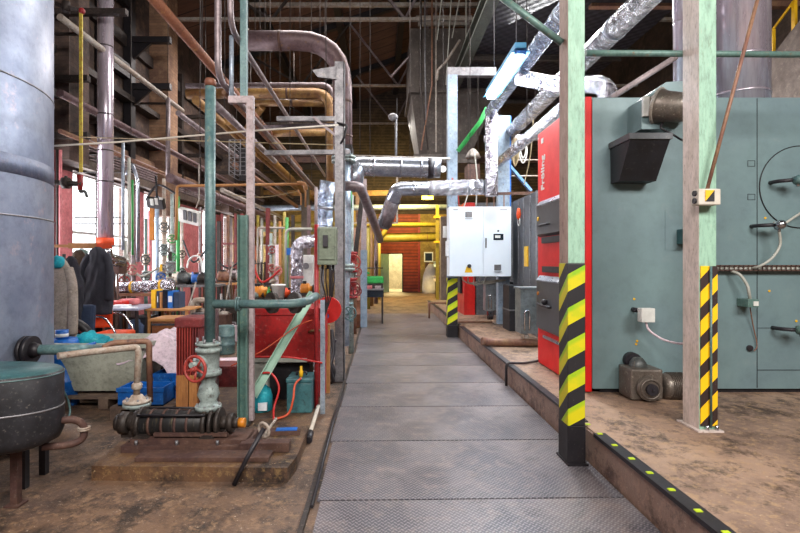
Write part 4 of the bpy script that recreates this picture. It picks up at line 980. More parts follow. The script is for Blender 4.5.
for x in (-1.8, -1.3):
    build('foot', MB().prism([(x-.09, .15), (x+.07, .15), (x+.04, pc-.06), (x-.03, pc-.06)], 'y', 3.74, 3.98), 'cast_dark', t)
for y in (3.765, 3.955): build('tie_rod', MB().cyl((-1.83, y, pc+.085), (-1.32, y, pc+.085), .01, seg=8), 'steel_black', t)
build('lower_tie_bar', MB().box(-1.7, -1.15, 3.75, 3.78, .19, .215), 'rust_steel', t)
for x in (-1.8, -1.5, -1.2): build('anchor_bolt', MB().cyl((x, 3.69, .15), (x, 3.69, .18), .012, seg=6), 'steel_grey', t)
# long rusty plate with wooden block on the plinth
solo('base_plate', 'long flat rusty plate in front of the pump on the plinth', 'plate', MB().box(-1.72, -.78, 3.5, 3.65, .1, .13, bev=.004), 'rust_steel')
solo('timber_block', 'dark brown block on the right end of the plinth', 'block', MB().obox((-.85, 3.72, .135), (.36, .1, .07), (0, 0, .02), bev=.006), 'rust_steel')
solo('metal_bar', 'dark bar with a blue-painted end lying behind the brown block', 'bar', MB().obox((-.86, 4.07, .118), (.42, .08, .035), (0, 0, .08)), 'rust_steel')
solo('cloth_rag', 'flat blue rag on the dark metal bar', 'rag', MB().obox((-.76, 4.075, .1385), (.17, .07, .006), (0, 0, .08)), 'bright_blue')
solo('pry_bar', 'black metal bar leaning over the plinth edge with rope loop', 'bar', MB().tube([P(234, 485, 3.35), P(247, 458, 3.38), P(264, 428, 3.44)], .016, 8), 'rubber')
solo('rope_loop', 'frayed rope looped round the top of the leaning black bar', 'rope', MB().torus(P(264, 430, 3.46), (.7, 1, .1), .05, .01, 20, 6).tube(smooth_path([P(263, 438, 3.46), P(270, 427, 3.6), P(276, 419, 3.95), (-.93, 4.4, .11)]), .011, 6), 'beige_cloth')
t = thing('broom_handle', 'short pale handle with a black tip lying beside the plinth', 'stick', P(313, 437, 4.25))
build('handle', MB().cyl((X_(317, 4.65), 4.75, .13), (X_(311, 4.3), 4.25, .05), .018, seg=10), 'white_cloth', t)
build('tip', MB().cyl((X_(311, 4.3), 4.25, .05), (X_(309, 4.15), 4.12, .03), .03, seg=10), 'rubber', t)
# long black pole along the walkway
solo('long_pole', 'long thin black pole lying along the left edge of the walkway', 'pole', MB().tube([(-.41, 3.0, .032), (-.43, 4.6, .036), (-.40, 5.9, .03)], .011, 8), 'rubber')

# gate valve column
vx, vy = X_(208.5, 3.9), 3.9
t = thing('gate_valve', 'white flanged gate valve with rusty red handwheel above the pump', 'valve', (vx, vy, .36))
build('valve_body', MB().lathe([(.05, .35), (.1, .355), (.1, .385), (.075, .39), (.06, .42), (.085, .47), (.07, .53), (.05, .56), (.06, .6), (.085, .63)], (vx, vy, 0), seg=28), 'valve_white', t)
build('valve_bonnet', MB().lathe([(.085, .62), (.1, .625), (.1, .655), (.085, .66), (.08, .68), (.085, .8), (.1, .805), (.1, .83), (.075, .835), (.075, .85), (.098, .855), (.098, .875), (.04, .88)], (vx, vy, 0), seg=28), 'valve_white', t)
build('side_boss', MB().lathe([(.07, 0), (.065, .05), (.03, .07), (.02, .14)], (vx-.03, vy-.03, .72), (-.35, -1, .05), 20), 'valve_white', t)
wc = V((X_(195, 3.74), 3.74, Z_(369, 3.74)))
build('handwheel', wheel_mb(wc, (-.35, -1, .05), .093, .012), 'red_wheel', t)
build('stem', MB().cyl(wc-V((-.03, -.1, 0)), wc+V((-.015, -.04, 0)), .013, seg=10), 'red_wheel', t)
for k in range(8):
    a = k*PI/4
    for z in (.345, .615, .86): build('flange_bolt', MB().cyl((vx+.088*math.cos(a), vy+.088*math.sin(a), z), (vx+.088*math.cos(a), vy+.088*math.sin(a), z+.05), .009, seg=6), 'steel_grey', t)
solo('riser_spool', 'dark cast spool joining the pump to the white gate valve', 'spool', MB().lathe([(.07, .33), (.07, .342), (.1, .343), (.1, .352)], (vx, vy, 0), seg=24).cyl((vx, vy, .3), (vx, vy, .34), .06, seg=20), 'cast_dark')
# tall teal pipe with cap
zt = Z_(79, 3.9)
t = thing('tall_pipe', 'tall teal pipe rising from the gate valve to a capped top', 'pipe', (vx+.0, vy, .88))
build('pipe_run', MB().cyl((vx+.01, vy, .88), (vx+.015, vy, zt-.03), .04, seg=20), 'pipe_teal', t)
build('end_cap', MB().lathe([(.044, -.06), (.046, -.02), (.035, 0), (0, .005)], (vx+.015, vy, zt), seg=20), 'pipe_orange', t)
pipe('horizontal teal branch pipe with flanges at its right end', [P(213, 304, 3.9), P(292, 304, 3.9), P(308, 301, 4.0), P(316, 296, 4.3)], .034, 'pipe_teal', .1, fl=((0, .32),), flm='pipe_teal')
for px, lb in ((270, 'left dark teal flange wheel behind the branch pipe'), (293, 'right dark teal flange wheel behind the branch pipe')):
    c = P(px, 303, 4.25); solo('blind_flange', lb, 'flange', MB().cyl(c, c+V((.03, .03, 0)), .09, seg=24).cyl(c+V((-.04, -.03, 0)), c+V((.09, .05, 0)), .045, seg=20), 'cast_dark')
# steel posts
post('green U-section post standing on the plinth left of the red tank', (X_(243, 4.3), 4.3, .1), (X_(243, 4.3), 4.3, Z_(215, 4.3)), .08, .07, 'post_green')
solo('steel_post', 'slim pinkish tube post continuing above the green post', 'post', MB().box(X_(247, 4.37), X_(254, 4.37), 4.345, 4.4, .12, Z_(101, 4.37)), 'post_pink')
solo('steel_post', 'teal square tube hanging down from the roof beside the twin pipes', 'post', MB().box(X_(241, 4.5), X_(247, 4.5), 4.47, 4.53, Z_(98, 4.5), roof_z(-1.2)+.02), 'pipe_teal')
solo('cross_bar', 'short pale channel joining the slim posts at their top', 'bar', MB().bar(P(229, 100, 4.4), P(254, 100, 4.4), .05, .06), 'post_pink')
post('pale green channel brace slanting across the red tank', P(253, 396, 4.55), P(313, 293, 4.75), .08, .05, 'pale_green', 'diagonal_brace', 'brace', False)
# centre-left column with switch box
t = thing('steel_column', 'grey steel column at the left edge of the walkway', 'column', (X_(340, 6.3), 6.3, 0))
build('channel_section', channel((X_(340, 6.3), 6.3, .01), (X_(340, 6.3), 6.3, 4.0), .14, .12, .012, (-1, 0, 0)), 'steel_grey', t)
build('base_plate', MB().box(-.62, -.41, 6.2, 6.4, 0, .012), 'steel_dark', t)
t = thing('red_post', 'dark red painted pipe post with a grey switch box', 'post', (X_(316.5, 4.8), 4.8, .1))
build('pipe_run', MB().cyl((X_(316.5, 4.8), 4.8, .1), (X_(316.5, 4.8), 4.8, 1.86), .022, seg=16), 'red_paint', t)
build('upper_tube', MB().cyl((X_(316, 4.8), 4.8, 1.86), (X_(316, 4.8), 4.8, Z_(187, 4.8)), .015, seg=12), 'post_pink', t)
solo('strut', 'pale upright bar beside the dark red post', 'bar', MB().box(X_(320.5, 4.85), X_(325, 4.85), 4.83, 4.86, .03, Z_(300, 4.85)), 'pale_galv')
t = thing('control_box', 'grey-green electrical box with black switch on the red post', 'box', P(327, 265, 4.8))
x0, x1, z0, z1 = X_(317.5, 4.72), X_(336.5, 4.72), Z_(265, 4.72), Z_(227, 4.72)
build('housing', MB().box(x0, x1, 4.7, 4.86, z0, z1, bev=.012), 'boxgreen', t)
build('cover', MB().box(x0+.015, x1-.015, 4.685, 4.7, z0+.05, z1-.015, bev=.006), 'boxgreen', t)
build('switch', MB().box(X_(323, 4.68), X_(328, 4.68), 4.66, 4.69, Z_(247, 4.68), Z_(235, 4.68), bev=.004), 'rubber', t)
for i in range(3): build('cable_gland', MB().cyl((x0+.04+i*.05, 4.78, z0), (x0+.04+i*.05, 4.78, z0-.04), .013, seg=8), 'steel_black', t)
b = MB()
for i in range(4): b.tube(smooth_path([(x0+.04+i*.035, 4.78, z0-.03), (x0+.03+i*.04, 4.8, z0-.15), (x0+.06+i*.02, 4.85, z0-.3), (x0+.05, 4.86, z0-.5)]), .007, 6)
solo('cable_bundle', 'dark wires dropping from the grey-green electrical box', 'cables', b, 'rubber')

# red tank and its stand
t = thing('red_tank', 'dark red rectangular tank behind the diagonal brace', 'tank', (-.95, 5.1, .1))
x0, x1 = X_(253, 5.0), X_(322, 5.0)
build('tank_body', MB().box(x0, x1, 5.0, 5.55, .5, Z_(308, 5.0), bev=.01), 'red_tank', t)
build('rim', MB().box(x0-.015, x1+.015, 4.985, 5.565, Z_(315, 5.0), Z_(313.5, 5.0)), 'red_tank', t)
build('leg', MB().box(x0, x0+.14, 5.02, 5.16, .1, .5).box(x0-.02, x1-.15, 4.99, 5.04, .5, .54), 'pvc', t, 'pale support frame')
build('leg', MB().box(x0, x0+.14, 5.35, 5.5, .1, .5), 'red_tank', t)
build('leg', MB().box(x1-.1, x1, 5.2, 5.4, .1, .5), 'red_tank', t)
build('side_handle', MB().tube([(x1-.02, 4.99, .82), (x1-.1, 4.95, .82), (x1-.13, 4.99, .8)], .012, 8), 'pipe_ochre', t)
solo('dark_opening', 'black block standing for the dark opening under the red tank', 'box', MB().box(-1.12, -.72, 5.1, 5.45, .1, .46), 'steel_black')  # black block in place of the shade below the tank
# canisters
t = thing('plastic_canister', 'round teal plastic canister with a white label under the brace', 'canister', P(260, 408, 4.75))
c = (X_(261, 4.72), 4.72, .1)
build('canister_body', MB().lathe([(.09, 0), (.105, .01), (.107, .14), (.09, .2), (.05, .235), (.03, .24)], c, seg=28), 'cyan', t)
build('cap', MB().cyl((c[0], c[1], .335), (c[0], c[1], .36), .03, seg=14), 'cyan', t)
build('label', MB().box(c[0]+.0, c[0]+.08, c[1]-.118, c[1]-.088, .13, .2), 'paper', t, 'white label')
t = thing('storage_box', 'dark teal lidded plastic box standing beside the dark red post', 'box', P(298, 410, 4.7))
x0, x1 = X_(287, 4.65), X_(312, 4.65)
build('box_body', MB().box(x0, x1, 4.63, 4.92, .1, .38, bev=.012), 'teal_box', t)
build('lid', MB().box(x0-.006, x1+.006, 4.62, 4.93, .38, .42, bev=.012), 'teal_box', t)
build('handle', MB().tube([(x0+.07, 4.78, .42), (x0+.07, 4.78, .45), (x1-.07, 4.78, .45), (x1-.07, 4.78, .42)], .01, 8, .02), 'rubber', t)
solo('small_bottle', 'tiny yellow capped bottle on the dark teal box', 'bottle', MB().lathe([(.018, 0), (.02, .05), (.012, .07), (.012, .1), (0, .105)], (X_(302, 4.75), 4.7, .42), seg=12), 'yellow')
solo('hose', 'orange hose looping down in front of the dark teal box', 'hose', MB().tube(smooth_path([P(301, 378, 4.6), P(295, 385, 4.55), P(293, 400, 4.5), P(288, 414, 4.48), V((-.93, 4.42, .11))]), .01, 8), 'orange_hose')
solo('hose', 'red hose arching beside the round teal canister', 'hose', MB().tube(smooth_path([P(262, 373, 4.6), P(272, 374, 4.58), P(279, 388, 4.55), P(274, 408, 4.5), V((-.93, 4.38, .11))]), .01, 8), 'red_hose')
solo('hose', 'thin red hose running across the front of the red tank', 'hose', MB().tube(smooth_path([P(231, 366, 4.45), P(262, 351, 4.5), P(296, 327, 4.6), P(312, 320, 4.7)]), .006, 6), 'orange_hose')
solo('hose', 'bright red hose running level below the red tank', 'hose', MB().tube(smooth_path([P(243, 357, 4.7), P(285, 357, 4.72), P(312, 361, 4.75), P(322, 363, 4.8)]), .01, 6), 'red_hose')
t = thing('red_drum_cover', 'orange-red round guard right of the red post', 'guard', (X_(330, 5.7), 5.7, 0))
build('guard_disc', MB().cyl((X_(328, 5.7), 5.7, Z_(310, 5.7)), (X_(328, 5.7), 5.76, Z_(310, 5.7)), .15, seg=32), 'boiler_red2', t)
build('hub', MB().cyl((X_(326, 5.7), 5.64, Z_(316, 5.7)), (X_(326, 5.7), 5.7, Z_(316, 5.7)), .035, seg=16), 'bright_blue', t)
build('stand', MB().box(X_(325, 5.75), X_(330, 5.75), 5.72, 5.76, 0, Z_(325, 5.7)), 'wood_light', t)
solo('cable_bundle', 'black cables heaped at the foot of the grey column', 'cables', MB().tube(smooth_path([P(331, 330, 6.1), P(333, 350, 6.0), P(330, 368, 5.9), P(333, 381, 6.0)]), .03, 8).tube(smooth_path([P(335, 340, 6.15), P(330, 355, 6.05), P(334, 372, 6.0), P(331, 383, 6.05)]), .022, 8), 'rubber')

# maroon finned cabinet on planks
t = thing('finned_motor', 'maroon ribbed motor housing with flat lid standing behind the handwheel', 'motor', (X_(188, 4.75), 4.75, .1))
x0, x1 = X_(174, 4.7), X_(201, 4.7)
build('housing', MB().box(x0+.02, x1-.02, 4.74, 4.98, .1, .92), 'maroon', t)
build('lid', MB().box(x0, x1, 4.7, 5.02, .88, Z_(318, 4.7), bev=.015), 'maroon', t)
n = 9
for i in range(n):
    xx = x0+.02+(x1-x0-.05)*i/(n-1); build('cooling_fin', MB().box(xx, xx+.008, 4.705, 4.75, .14, .88), 'maroon' if i > 5 else 'red_wheel', t)
solo('plank', 'wide upright orange-brown plank in front of the maroon housing', 'plank', MB().box(X_(176, 4.6), X_(188, 4.6), 4.6, 4.64, .1, Z_(376, 4.6)), 'plank', 'upright planks')
solo('plank', 'narrow upright orange-brown plank nearest the white valve', 'plank', MB().box(X_(189, 4.6), X_(197, 4.6), 4.6, 4.64, .1, Z_(376, 4.6)), 'plank', 'upright planks')

# rusty pipe frame with flange
Yf = 4.15
pale_pipe = pipe('pale rusty pipe ending in a flange pair beside the pump', [P(58, 356, 3.72), P(90, 352, 3.9), P(137, 347, Yf), P(138.5, 352, Yf), P(136.5, 396, Yf)], .026, 'valve_rust', .05)
solo('union_joint', 'rusty union nut on the upright of the pale pipe', 'joint', MB().lathe([(.03, -.03), (.042, -.015), (.042, .015), (.03, .03)], P(137, 386, Yf), seg=12), 'valve_rust')
c = P(137, 401, Yf); fz = c.z
t = thing('flange_pair', 'grey bolted flange pair under the pale upright pipe', 'flange', (c.x, c.y, fz-.06))
build('upper_flange', MB().lathe([(.03, .055), (.045, .05), (.06, .02), (.108, .012), (.108, -.008)], c, seg=28), 'valve_rust', t)
build('lower_flange', MB().lathe([(.108, -.012), (.11, -.04), (.06, -.05), (.05, -.09)], c, seg=28), 'valve_white', t)
for k in range(6): a = k*PI/3; build('flange_bolt', MB().cyl((c.x+.085*math.cos(a), c.y+.085*math.sin(a), fz-.045), (c.x+.085*math.cos(a), c.y+.085*math.sin(a), fz+.03), .009, seg=6), 'steel_grey', t)
pipe('brown pipe running above the tub then dropping behind the flange pair', [P(100, 350, 4.35), P(112, 343, 4.4), P(149, 341, 4.5), P(150, 402, 4.5)], .026, 'pipe_rust', .04)
solo('pipe', 'thin teal pipe joining the dark teal pipe to the pale one', 'pipe', MB().tube(smooth_path([P(62, 357, 3.75), P(70, 351, 3.95), P(95, 343, 4.3)]), .013, 8), 'bright_blue')
build('orange_plug', MB().sphere(P(98, 351, 3.95), .024), 'amber', pale_pipe, 'small orange plug')

# tub, pallets, crates, sheet
t = thing('plastic_tub', 'grey rectangular plastic tub with rubbish on a pallet', 'tub', P(108, 390, 5.3))
z0, z1 = .16, .66
b = MB()
B = b._ring([(-3.18, 5.2, z0), (-2.5, 5.2, z0), (-2.5, 5.6, z0), (-3.18, 5.6, z0)]); A = b._ring([(-3.32, 5.08, z1), (-2.4, 5.08, z1), (-2.4, 5.75, z1), (-3.32, 5.75, z1)])
A2 = b._ring([(-3.28, 5.12, z1), (-2.44, 5.12, z1), (-2.44, 5.71, z1), (-3.28, 5.71, z1)]); B2 = b._ring([(-3.15, 5.24, z0+.03), (-2.53, 5.24, z0+.03), (-2.53, 5.56, z0+.03), (-3.15, 5.56, z0+.03)])
for r0, r1 in ((B, A), (A, A2), (A2, B2)):
    for i in range(4): b.quad([r0[i], r0[(i+1) % 4], r1[(i+1) % 4], r1[i]])
b.quad(B); b.quad(B2); build('tub_body', b, 'tub_grey', t)
build('rim', MB().box(-3.36, -2.36, 5.04, 5.1, z1-.03, z1+.012).box(-3.36, -2.36, 5.73, 5.79, z1-.03, z1+.012).box(-3.36, -3.3, 5.1, 5.73, z1-.03, z1+.012).box(-2.42, -2.36, 5.1, 5.73, z1-.03, z1+.012), 'tub_grey', t)
def pallet(label, x0, x1, y0, y1, z0=0):
    t = thing('pallet', label, 'pallet', ((x0+x1)/2, (y0+y1)/2, z0))
    for i in range(3): xx = x0+(x1-x0-.1)*i/2; build('bearer', MB().box(xx, xx+.1, y0, y1, z0, z0+.1), 'pallet', t)
    nb = 5 if y1-y0 > .5 else 3
    for i in range(nb): yy = y0+(y1-y0-.08)*i/(nb-1); build('deck_board', MB().box(x0, x1, yy, yy+.08, z0+.1, z0+.125), 'pallet', t)
pallet('weathered wooden pallet under the grey tub', -3.3, -2.35, 5.1, 5.8)
pallet('weathered wooden pallet under the blue crate beside the pump', -2.56, -1.97, 4.74, 5.04)
def crate(label, x0, x1, y0, y1, z0, z1, m):
    t = thing('crate', label, 'crate', ((x0+x1)/2, (y0+y1)/2, z0)); w = .015
    build('crate_body', MB().box(x0, x1, y0, y0+w, z0, z1).box(x0, x1, y1-w, y1, z0, z1).box(x0, x0+w, y0+w, y1-w, z0, z1).box(x1-w, x1, y0+w, y1-w, z0, z1).box(x0, x1, y0, y1, z0, z0+w), m, t)
    build('crate_rim', MB().box(x0-.012, x1+.012, y0-.012, y0, z1-.04, z1), m, t); build('crate_rim', MB().box(x0-.012, x1+.012, y1, y1+.012, z1-.04, z1), m, t)
crate('blue plastic crate at the front of the heap left of the planks', -2.5, -2.07, 4.77, 5.02, .125, .3, 'bright_blue')
crate('blue plastic crate under the pinkish sheet', -2.32, -1.98, 5.12, 5.4, .0, .36, 'bright_blue')
def fsheet(u, v):
    x = -2.7+.7*u; y = 5.12+.75*v
    z = .74-.25*abs(u-.45)*1.2-.32*max(0, .28-v)/.28*(.4+.6*u)-.16*max(0, u-.7)/.3
    return V((x, y, z+.05*noise.noise(V((x*5, y*5, 1)))+.02*noise.noise(V((x*16, y*14, 4)))))
solo('dust_sheet', 'crumpled pinkish sheet draped over the heap right of the tub', 'sheet', MB().sheet(fsheet, 28, 24, .012), 'sheet')
solo('cardboard_box', 'brown box under the crumpled pinkish sheet', 'box', MB().box(-2.34, -1.95, 5.45, 5.85, .0, .42), 'pallet')
solo('blue_drum', 'bright blue drum behind the pipes right of the huge tank', 'drum', MB().lathe([(.13, 0), (.14, .02), (.14, .25), (.15, .26), (.14, .27), (.14, .5), (.15, .51), (.14, .52), (.14, .66), (.12, .7)], (X_(64, 5.25), 5.25, 0), seg=28), 'bright_blue')
t = thing('jar', 'small blue and white tin on the blue drum', 'tin', (X_(62, 5.22), 5.22, .7))
build('tin_body', MB().cyl((X_(62, 5.22), 5.22, .7), (X_(62, 5.22), 5.22, .79), .06, seg=20), 'bright_blue', t)
build('label', MB().cyl((X_(62, 5.22), 5.22, .72), (X_(62, 5.22), 5.22, .755), .0612, seg=20), 'white_plastic', t)
# cyan jacket on tub
b = MB(); b.sphere(P(90, 342, 5.45), .17, (1.15, .8, .62), 28, nz=.5, ns=2.4).sphere(P(103, 345, 5.5), .13, (1.3, .7, .5), 24, nz=.5, ns=3)
solo('jacket', 'bright cyan jacket heaped on top of the grey tub', 'jacket', b, 'cyan')
solo('bag', 'navy and white bag beside the cyan jacket', 'bag', MB().sphere(P(118, 349, 5.4), .13, (1.6, 1, .6), 20, nz=.4, ns=2), 'beige_cloth')
# tyre / hose ring
t = thing('tyre', 'dark tyre leaning beside the huge tank', 'tyre', (X_(60, 5.95), 5.95, .07))
solo_c = (X_(60, 5.95), 5.95, .47)
build('tyre_ring', MB().torus(solo_c, (.35, -1, .1), .34, .055, 40, 10), 'rubber', t)
build('inner_rim', MB().torus(solo_c, (.35, -1, .1), .285, .018, 40, 8), 'maroon', t)
# coats
def garment(label, c, w, h, d, m, trims=(), name='coat', sleeve=True, top=.35, fold=.035):
    """hanging garment: c = hook point (top centre)"""
    x, y, z = c; t = thing(name, label, name, (x, y, z-h))
    rings = []
    for i in range(22):
        f = i/21; k = top+(1-top)*min(1, f*2.4)**.6 if f > 0 else .12
        k *= .85+.2*f; rings.append(((x+.02*math.sin(f*5), y, z-h*f), w/2*k, d/2*(.5+.5*min(1, f*3))))
    build('garment_body', MB().loft(rings[::-1], 44, nz=fold, ns=6), m, t)
    if sleeve:
        for s_ in (-1, 1):
            build('sleeve', MB().tube(smooth_path([(x+s_*w*.25, y, z-h*.12), (x+s_*w*.42, y-d*.15, z-h*.3), (x+s_*w*.47, y-d*.25, z-h*.6), (x+s_*w*.44, y-d*.2, z-h*.78)]), .055, 12), m, t)
    for (px0, px1, mm, nm) in trims:
        xs = x+w*px0
        build(nm, MB().tube(smooth_path([(xs, y-d*.42, z-h*.25), (xs+w*.02, y-d*.56, z-h*.55), (xs-w*.03, y-d*.58, z-h*.97)]), px1, 8), mm, t)
    return t
Yc = 6.9
t = thing('coat_rack', 'pale wooden peg rail with red end hung before the first window', 'rack', P(95, 246, Yc))
build('rail', MB().box(X_(69, Yc), X_(97, Yc), Yc-.02, Yc+.02, Z_(248.5, Yc), Z_(243, Yc)), 'wood_light', t)
build('rail', MB().box(X_(97, Yc), X_(112, Yc), Yc-.02, Yc+.02, Z_(248.5, Yc), Z_(243.5, Yc)), 'orange', t, 'red-orange end piece')
build('rail_arm', MB().cyl((X_(112, Yc), Yc, Z_(246, Yc)), (X_(121, Yc), Yc, Z_(246, Yc)), .012, seg=8), 'pipe_white', t)
build('wall_arm', MB().box(XL+.02, X_(72, Yc), Yc-.015, Yc+.015, Z_(247.5, Yc), Z_(244.5, Yc)), 'wood_light', t)
garment('black jacket hanging at the right end of the peg rail', (X_(100, Yc), Yc-.05, Z_(247, Yc)), .4, .92, .26, 'black_cloth')
garment('brown patterned coat with lime stripe left of the black jacket', (X_(79, Yc-.02), Yc-.02, Z_(250, Yc)), .3, .88, .2, 'brown_cloth', trims=((.3, .014, 'lime', 'reflective_stripe'),))
garment('grey-green coat hanging nearest the window on the peg rail', (X_(83, Yc+.35), Yc+.32, Z_(248, Yc)), .3, .6, .16, 'pipe_greenish', sleeve=False)
t = garment('long beige coat with teal collar hanging beside the huge tank', (X_(62, 5.8), 5.75, Z_(257, 5.8)), .4, 1.12, .22, 'beige_cloth', sleeve=True, fold=.02)
b = MB(); b.sphere((X_(57, 5.65), 5.66, Z_(262, 5.65)), .08, (.9, .8, .9), 20, nz=.2); build('hood', b, 'cyan', t, 'teal collar')
solo('coat_stand', 'thin steel stand behind the long beige coat', 'stand', MB().cyl((X_(64, 5.9), 5.9, 0), (X_(64, 5.9), 5.9, Z_(254, 5.9)), .02, seg=10).cyl((X_(64, 5.9), 5.9, 0), (X_(64, 5.9), 5.9, .02), .16, seg=20), 'steel_black')
garment('dark coat with orange lining behind the long beige coat', (X_(70, 6.2), 6.2, Z_(256, 6.2)), .3, .95, .2, 'black_cloth', trims=((-.1, .03, 'orange', 'lining'),), sleeve=False)
# chairs
t = thing('office_chair', 'orange upholstered armchair with chrome arms by the grey table', 'chair', P(108, 345, 6.9))
Yk = 6.85; x0, x1 = X_(92, Yk), X_(128, Yk)
sz = Z_(334, Yk)
build('seat', MB().box(X_(100, Yk), X_(129, Yk), Yk-.22, Yk+.2, sz-.05, sz+.04, bev=.03), 'orange', t)
build('backrest', MB().obox(((X_(88, Yk)+X_(104, Yk))/2, Yk+.15, Z_(316, Yk)), (.26, .07, .36), (.1, 0, .5), bev=.03), 'orange', t)
for yy in (Yk-.25, Yk+.22): build('armrest', MB().tube([(x0+.02, yy, .06), (x0+.04, yy, Z_(316, Yk)), (x0+.3, yy, Z_(314, Yk)), (x1-.03, yy, Z_(330, Yk)), (x1, yy, .03)], .014, 10, .1), 'chrome', t)
build('base_bar', MB().bar((x0+.03, Yk-.25, .06), (x0+.03, Yk+.22, .06), .025, .025).bar((x1, Yk-.25, .04), (x1, Yk+.22, .04), .025, .025).box(x0, x1, Yk-.02, Yk+.02, sz-.08, sz-.05), 'chrome', t)
t = thing('office_chair', 'navy padded chair back between the beige coat and orange chair', 'chair', (X_(82, 6.3), 6.3, 0))
build('backrest', MB().obox((X_(82, 6.3), 6.3, Z_(323, 6.3)), (.3, .1, .46), (-.15, 0, .2), bev=.04), 'navy_cloth', t)
build('seat', MB().obox((X_(88, 6.4), 6.4, .45), (.42, .36, .08), (0, 0, .2), bev=.03), 'navy_cloth', t)
build('stem', MB().cyl((X_(88, 6.4), 6.4, .05), (X_(88, 6.4), 6.4, .43), .03, seg=12), 'steel_black', t)
b = MB()
for k in range(5): a = k*2*PI/5; b.bar((X_(88, 6.4), 6.4, .06), (X_(88, 6.4)+.24*math.cos(a), 6.4+.24*math.sin(a), .03), .04, .03)
build('star_base', b, 'steel_black', t)
# table
def table(label, x0, x1, y0, y1, h, top, leg, th=.03, name='table', shelf=None, group=None):
    t = thing(name, label, 'table', ((x0+x1)/2, (y0+y1)/2, 0), group)
    build('table_top', MB().box(x0, x1, y0, y1, h-th, h, bev=.004), top, t)
    for xx in (x0+.04, x1-.04):
        for yy in (y0+.04, y1-.04): build('leg', MB().box(xx-.02, xx+.02, yy-.02, yy+.02, 0, h-th), leg, t)
    if shelf: build('shelf', MB().box(x0+.02, x1-.02, y0+.02, y1-.02, shelf, shelf+.02), leg, t)
    return t
table('grey laminate table behind the orange chair', X_(104, 8.1), X_(150, 8.1), 7.7, 8.6, .78, 'laminate', 'steel_black')
solo('tray', 'red tray on the left of the grey table', 'tray', MB().box(X_(108, 8.2), X_(126, 8.2), 8.1, 8.4, .78, .86, bev=.02), 'boiler_red2')
solo('tray', 'pinkish red cushion on the grey table right of the red tray', 'cushion', MB().box(X_(124, 8.5), X_(139, 8.5), 8.3, 8.56, .78, .88, bev=.03), 'coral')
solo('papers', 'stack of white papers on the grey table', 'papers', MB().obox((X_(121, 7.9), 7.92, .8), (.24, .2, .04), (0, 0, .2)), 'paper')
solo('papers', 'loose white sheet lying right on the grey table', 'papers', MB().obox((X_(131, 7.9), 7.85, .787), (.2, .15, .012), (0, 0, -.3)), 'paper')
t = thing('equipment_box', 'dark cabinet full of grey rags under the grey table', 'cabinet', (X_(143, 8.1), 8.1, 0))
build('box_body', MB().box(X_(130, 8.0), X_(147, 8.0), 7.95, 8.4, 0, .62), 'dark_box', t)
build('rag_heap', MB().sphere((X_(137, 7.9), 7.86, .42), .15, (.8, .7, 1.2), 20, nz=.5, ns=3), 'navy_cloth', t)
solo('toolbox', 'black case on the floor before the grey table', 'case', MB().box(X_(131, 7.2), X_(150, 7.2), 7.1, 7.45, 0, .42, bev=.02), 'dark_box')
# cupboard and little table with folders
t = thing('wooden_cupboard', 'brown wooden drum-like cupboard left of the maroon housing', 'cupboard', (X_(165, 6.9), 6.9, 0))
build('cupboard_body', MB().box(X_(153, 6.8), X_(179, 6.8), 6.75, 7.15, 0, Z_(321, 6.8), bev=.02), 'wood_brown', t)
build('top', MB().box(X_(152, 6.8), X_(180, 6.8), 6.72, 7.18, Z_(321, 6.8), Z_(318, 6.8), bev=.01), 'wood_light', t)
build('metal_band', MB().box(X_(153, 6.8)-.005, X_(179, 6.8)+.005, 6.742, 6.75, Z_(325, 6.8), Z_(323, 6.8)), 'chrome', t)
table('small orange-brown wooden table behind the cupboard', X_(151, 8.2), X_(193, 8.2), 8.0, 8.6, Z_(308, 8.2), 'wood_light', 'wood_light')
zz = Z_(308, 8.2)
for i, (a, b_, m_, lb) in enumerate(((149, 157, 'yellow', 'yellow ring binder at the left of the binder row'), (158, 160, 'navy_cloth', 'thin dark blue binder beside the yellow one'), (161, 163.5, 'wood_light', 'orange-brown binder in the binder row'), (164, 168, 'display', 'near-black binder in the middle of the row'), (169, 174, 'bright_blue', 'bright blue binder in the row'), (175, 180, 'navy_cloth', 'navy binder at the right end of the row'))):
    t = thing('binder', lb, 'binder', (X_((a+b_)/2, 8.2), 8.3, zz), 'ring binders')
    a = max(a, 152.5)
    build('binder_cover', MB().box(X_(a, 8.2), X_(b_, 8.2), 8.15, 8.42, zz, zz+.3-(i % 3)*.02, bev=.003), m_, t)
    build('spine_label', MB().box(X_(a, 8.2)+.01, X_(b_, 8.2)-.01, 8.147, 8.151, zz+.1, zz+.2), 'paper' if i in (1, 4) else m_, t)
t = thing('stove', 'small brown cast iron stove under the wide steel stack', 'stove', (X_(112, 8.6), 8.7, .78))
build('stove_body', MB().box(X_(106, 8.7), X_(120, 8.7), 8.65, 8.95, Z_(274, 8.7), Z_(261, 8.7), bev=.02), 'rust_steel', t)
for xx in (X_(108, 8.7), X_(118, 8.7)):
    for yy in (8.68, 8.92): build('leg', MB().tube([(xx, yy, Z_(273, 8.7)), (xx+(.03 if xx > -4.6 else -.03), yy, 0.0)], .02, 8), 'rust_steel', t)

